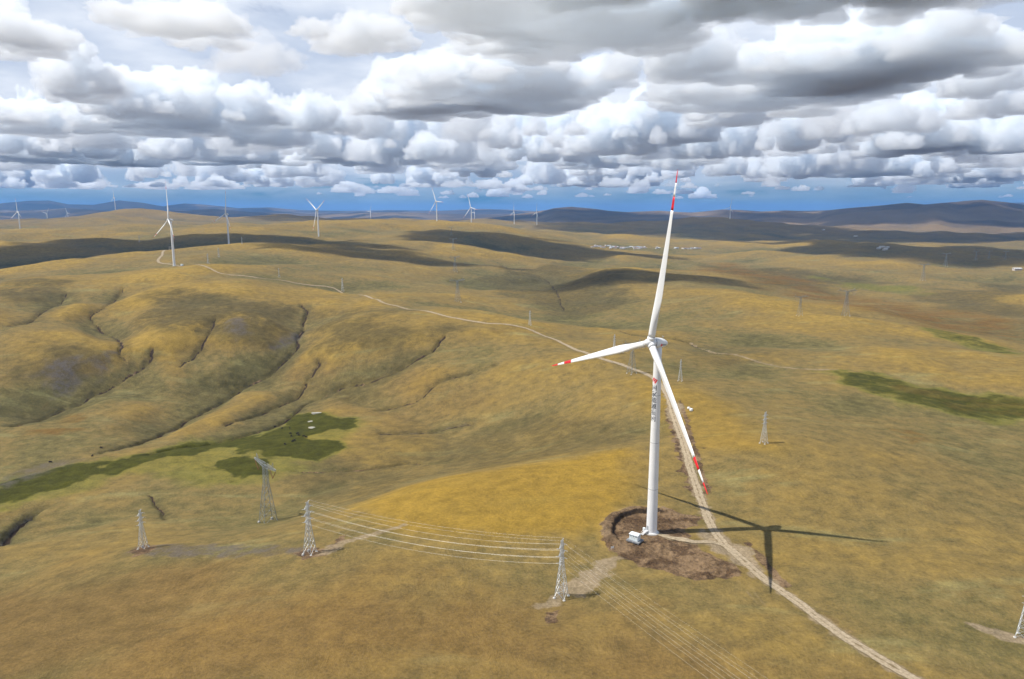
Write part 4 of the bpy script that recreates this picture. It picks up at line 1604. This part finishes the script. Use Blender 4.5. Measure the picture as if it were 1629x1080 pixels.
# two white tanks on the grass
M_TANK = noisy('white_plastic', (0.72, 0.73, 0.72), (0.8, 0.8, 0.78), 1.0, 0.4)
for (px, py), s_, lab in (((1095.5, 650.5), 0.8, 'smaller white round tank with a dark base on the grass'), ((1099.5, 653.5), 1.0, 'larger white round tank on the grass')):
    g = ground(px, py)
    t = tag(empty('water_tank', tuple(g), 0.4), lab, 'tank', 'white tanks on the grass by the road')
    t.scale = (s_, s_, s_)
    mb = MB()
    mb.lathe([(1.25, 0.0), (1.3, 0.4), (1.3, 1.5), (1.15, 1.85), (0.7, 2.1), (0.35, 2.18)], 20)
    link('body', mb.mesh('body', M_TANK), parent=t)
    mb = MB()
    mb.lathe([(0.36, 2.15), (0.38, 2.35), (0.2, 2.42)], 14)
    link('lid', mb.mesh('lid', M_DARK), parent=t)
    mb = MB()
    mb.lathe([(1.4, -0.5), (1.4, 0.12), (1.25, 0.16)], 16, smooth_=False)
    link('stand', mb.mesh('stand', M_DARK), parent=t)

# marker boards at the trench head
for (px, py), lab in (((974, 874), 'small white marker board on posts at the head of the cable trench'),):
    g = ground(px, py)
    t = tag(empty('marker_board', tuple(g), 0.5), lab, 'sign')
    for x in (-0.6, 0.6):
        mb = MB()
        mb.bar((x, 0, -0.4), (x, 0, 1.5), 0.06)
        link('post', mb.mesh('post', M_STEEL), parent=t)
    mb = MB()
    mb.box((0, -0.05, 1.05), (1.6, 0.06, 0.9))
    link('board', mb.mesh('board', M_TANK), parent=t)

# ---- village on the plain: single-storey houses with low gabled roofs
WALLS = [noisy('house_wall_' + str(i), c, tuple(k * 0.85 for k in c), 0.5, 0.9) for i, c in enumerate(((0.62, 0.60, 0.56), (0.50, 0.46, 0.42), (0.70, 0.70, 0.68)))]
ROOFS = [principled('house_roof_' + str(i), c, 0.6) for i, c in enumerate(((0.20, 0.25, 0.32), (0.62, 0.63, 0.64), (0.26, 0.15, 0.11)))]


def house(i, loc, rz, L, Wd, Hh):
    h = tag(empty('house', loc, rz), 'tiny low house in the village on the golden plain', 'house', 'houses of the village on the plain')
    mb = MB()
    mb.box((0, 0, Hh / 2 - 0.5), (L, Wd, Hh + 1))
    link('wall', mb.mesh('wall', WALLS[i % 3]), parent=h)
    mb = MB()
    a, b = L / 2 + 0.4, Wd / 2 + 0.4
    z = Hh + 0.003
    mb.add([(-a, -b, z), (a, -b, z), (a, b, z), (-a, b, z), (-a, 0, z + 1.7), (a, 0, z + 1.7)], [(0, 1, 5, 4), (2, 3, 4, 5), (1, 2, 5), (3, 0, 4), (3, 2, 1, 0)])
    link('roof', mb.mesh('roof', ROOFS[(i * 7) % 3]), parent=h)
    return h


rnd = random.Random(9)
cl = [(950, 392.5, 9, 1.0), (968, 392.5, 12, 1.6), (982, 394, 14, 1.8), (992, 395, 8, 1.4), (1014, 394.5, 12, 2.0), (1022, 394, 10, 1.2), (1046, 395, 4, .8), (1076, 395.3, 3, .5), (1096, 395.6, 10, 0.8), (1106, 395.5, 6, .6)]
k = 0
for cx_, cy_, sx_, sy_ in cl:
    for q in range(int(4 + sx_ * 0.55)):
        g = ground(cx_ + rnd.gauss(0, sx_ * 0.45), cy_ + rnd.gauss(0, sy_ * 0.5))
        if g[1] > 5200 or g[1] < 2500:
            continue
        house(rnd.randrange(99), (g[0], g[1], g[2]), rnd.choice((0.1, 0.3, 1.7, -0.1)) + rnd.random() * 0.3, 9 + rnd.random() * 10, 6 + rnd.random() * 3, 3 + rnd.random() * 1.5)
        k += 1
for px, py in ((1398, 396), (1403, 394), (1408, 398), (1411, 395), (1361, 376.5), (1618, 430), (1310, 366)):
    g = ground(px, py)
    h = house(1, (g[0], g[1], g[2]), rnd.random(), 22, 12, 6)
    h['label'] = 'pale lone building out on the shaded plain'
    h['group'] = 'scattered buildings on the shaded plain'

# ================================================================== clouds
cm = bpy.data.materials.new('cloud_vapour')
cm.use_nodes = True
n_t = cm.node_tree
n_t.nodes.clear()
oo = N(n_t, 'ShaderNodeOutputMaterial')
vv = N(n_t, 'ShaderNodeVolumePrincipled')
vv.inputs['Color'].default_value = (0.962, 0.981, 1.0, 1)
vv.inputs['Density'].default_value = 0.0082
vv.inputs['Anisotropy'].default_value = 0.35
n_t.links.new(vv.outputs[0], oo.inputs['Volume'])
cm_thin = cm.copy()
cm_thin.name = 'thin_cloud_vapour'
cm_thin.node_tree.nodes['Principled Volume'].inputs['Density'].default_value = 0.003
cm_dense = cm.copy()
cm_dense.name = 'dense_cloud_vapour'
cm_dense.node_tree.nodes['Principled Volume'].inputs['Density'].default_value = 0.011
ctex = bpy.data.textures.new('billow', 'CLOUDS')
ctex.noise_scale = 0.42
ctex.noise_depth = 4
ctex.noise_type = 'HARD_NOISE'
ctex3 = bpy.data.textures.new('billow_curd', 'CLOUDS')
ctex3.noise_scale = 0.07
ctex3.noise_depth = 3
ctex3.noise_type = 'HARD_NOISE'
ctex2 = bpy.data.textures.new('billow_fine', 'CLOUDS')
ctex2.noise_scale = 0.16
ctex2.noise_depth = 5
ctex2.noise_type = 'HARD_NOISE'


def cloud_mesh(seed, lobes, tall):
    rd = random.Random(seed)
    bm = bmesh.new()
    for i in range(lobes):
        a = rd.random() * 6.283
        r = rd.random() ** 0.7 * 0.85
        R = (0.24 + 0.28 * rd.random()) * (1.12 - r * 0.6)
        z = rd.random() * tall * (1.05 - r) + 0.12
        bmesh.ops.create_icosphere(bm, subdivisions=3, radius=R, matrix=Matrix.Translation((math.cos(a) * r * 1.15, math.sin(a) * r, z)))
    me = bpy.data.meshes.new('cloud')
    bm.to_mesh(me)
    bm.free()
    ob = bpy.data.objects.new('cloud_source', me)
    COL.objects.link(ob)
    md = ob.modifiers.new('r', 'REMESH')
    md.mode = 'VOXEL'
    md.voxel_size = 0.021
    for tx, st in ((ctex, 0.52), (ctex2, 0.24), (ctex3, 0.09)):
        md = ob.modifiers.new('d', 'DISPLACE')
        md.texture = tx
        md.strength = st
        md.mid_level = 0.3
        md.texture_coords = 'GLOBAL'
    md = ob.modifiers.new('r2', 'REMESH')
    md.mode = 'VOXEL'
    md.voxel_size = 0.025
    ob.location = (seed * 7.31, seed * 2.7, 0)
    bpy.context.view_layer.update()
    m2 = bpy.data.meshes.new_from_object(ob.evaluated_get(bpy.context.evaluated_depsgraph_get()))
    c_ = np.empty(len(m2.vertices) * 3)
    m2.vertices.foreach_get('co', c_)
    c_ = c_.reshape(-1, 3)
    c_[:, 2] = np.where(c_[:, 2] < 0, c_[:, 2] * 0.15, c_[:, 2])
    m2.vertices.foreach_set('co', c_.ravel())
    m2.materials.clear()
    m2.materials.append(cm_thin if seed % 4 == 3 else cm)
    bpy.data.objects.remove(ob)
    bpy.data.meshes.remove(me)
    return m2


CM = [cloud_mesh(i, 10 + (i * 5) % 8, (0.55, 0.9, 0.7)[i % 3]) for i in range(8)]
BASE = 1450.0
crnd = random.Random(21)
NCL = 0


def cloud(x, y, z, sx, sy, sz, kind=None, dense=False):
    global NCL
    o = link('cloud', CM[crnd.randrange(8) if kind is None else kind])
    o.location = (x, y, z)
    o.scale = (sx, sy, sz)
    o.rotation_euler = (0, 0, crnd.random() * 6.283)
    o['kind'] = 'structure'
    if dense:
        o.material_slots[0].link = 'OBJECT'
        o.material_slots[0].material = cm_dense
    NCL += 1


def sky_cloud(px, pyb, wpx, hpx, alt=BASE, kind=None):
    """cloud whose base shows at row pyb: its distance follows from the height of the cloud base"""
    r = ray(px, pyb)
    t = (alt - CAMZ) / r[2]
    p = r * t
    s = wpx / F * t * 0.5
    cloud(p[0], p[1] + s * 0.6, alt, s, s, hpx / F * t / 1.05, kind)


BIG = [(75, 145, 200, 95), (235, 185, 300, 115), (390, 104, 170, 60), (590, 252, 110, 70), (670, 168, 270, 105), (870, 165, 170, 80), (1050, 222, 230, 130), (1090, 106, 210, 110),
       (1090, 258, 200, 60), (1340, 132, 200, 100), (1500, 112, 210, 90), (1620, 140, 170, 90), (1240, 120, 90, 50), (1510, 228, 240, 85), (1600, 178, 130, 60), (800, 60, 200, 60), (1180, 190, 170, 90), (60, 245, 190, 90), (330, 255, 190, 75),
       (180, 262, 120, 55), (740, 262, 150, 70), (950, 262, 160, 60), (1260, 272, 110, 60), (1400, 275, 200, 60), (1560, 282, 180, 55), (480, 200, 120, 70), (1330, 210, 120, 60), (250, 40, 260, 60), (560, 60, 200, 60), (-60, 60, 240, 80)]
for b_ in BIG:
    sky_cloud(*b_)
for i in range(230):
    py = 296 - (crnd.random() ** 1.6) * 90
    px = -150 + crnd.random() * 1930
    wd = (16 + crnd.random() ** 1.5 * 80) * (1.0 if py > 270 else 1.5)
    sky_cloud(px, py, wd, wd * (0.45 + 0.5 * crnd.random()), BASE + crnd.uniform(-250, 350))
for i in range(120):
    px = 1750 - crnd.random() ** 0.75 * 1850
    py = 296 + crnd.random() ** 1.5 * (20 if px > 500 else 5)
    wd = 9 + crnd.random() ** 2 * 42
    sky_cloud(px, py, wd, wd * (0.22 + 0.25 * crnd.random()), BASE - 550 + crnd.uniform(-60, 60))
# clouds overhead and beside the frame whose shadows lie on the hills: (ground px, py, half-size m)
SHADE = [(20, 402, 240), (70, 394, 250), (150, 386, 220), (250, 393, 170), (330, 390, 170), (420, 383, 200), (475, 392, 150), (740, 383, 260), (815, 392, 220), (690, 370, 200), (900, 455, 150),
         (1200, 376, 600), (1330, 374, 600), (1450, 374, 700), (1560, 372, 600), (1660, 378, 700), (1290, 392, 550), (1420, 394, 600), (1560, 398, 650), (1680, 400, 700),
         (1120, 352, 1400), (1300, 345, 1500), (1450, 342, 1500), (1580, 345, 1500), (930, 345, 1400), (840, 345, 1200), (30, 330, 1500), (130, 334, 1400), (240, 331, 1500), (330, 333, 1400), (450, 338, 1500)]
for px, py, s in SHADE:
    g = ground(px, py)
    k_ = (BASE - g[2]) / SUN_TO.z
    cloud(g[0] + SUN_TO.x * k_, g[1] + SUN_TO.y * k_, BASE, s, s, 800 if s < 500 else 560, (0, 1, 2, 4, 5, 6)[crnd.randrange(6)], s < 500)
print('clouds', NCL)

# ================================================================== haze
mb = MB()
mb.box((0, 20000, 260), (150000, 150000, 720))
hm = bpy.data.materials.new('haze_air')
hm.use_nodes = True
n_t = hm.node_tree
n_t.nodes.clear()
oo = N(n_t, 'ShaderNodeOutputMaterial')
vv = N(n_t, 'ShaderNodeVolumePrincipled')
vv.inputs['Color'].default_value = (0.22, 0.49, 1.0, 1)
vv.inputs['Density'].default_value = 3.2e-5
vv.inputs['Anisotropy'].default_value = 0.0
n_t.links.new(vv.outputs[0], oo.inputs['Volume'])
o = link('haze', mb.mesh('haze', hm))
o['kind'] = 'stuff'
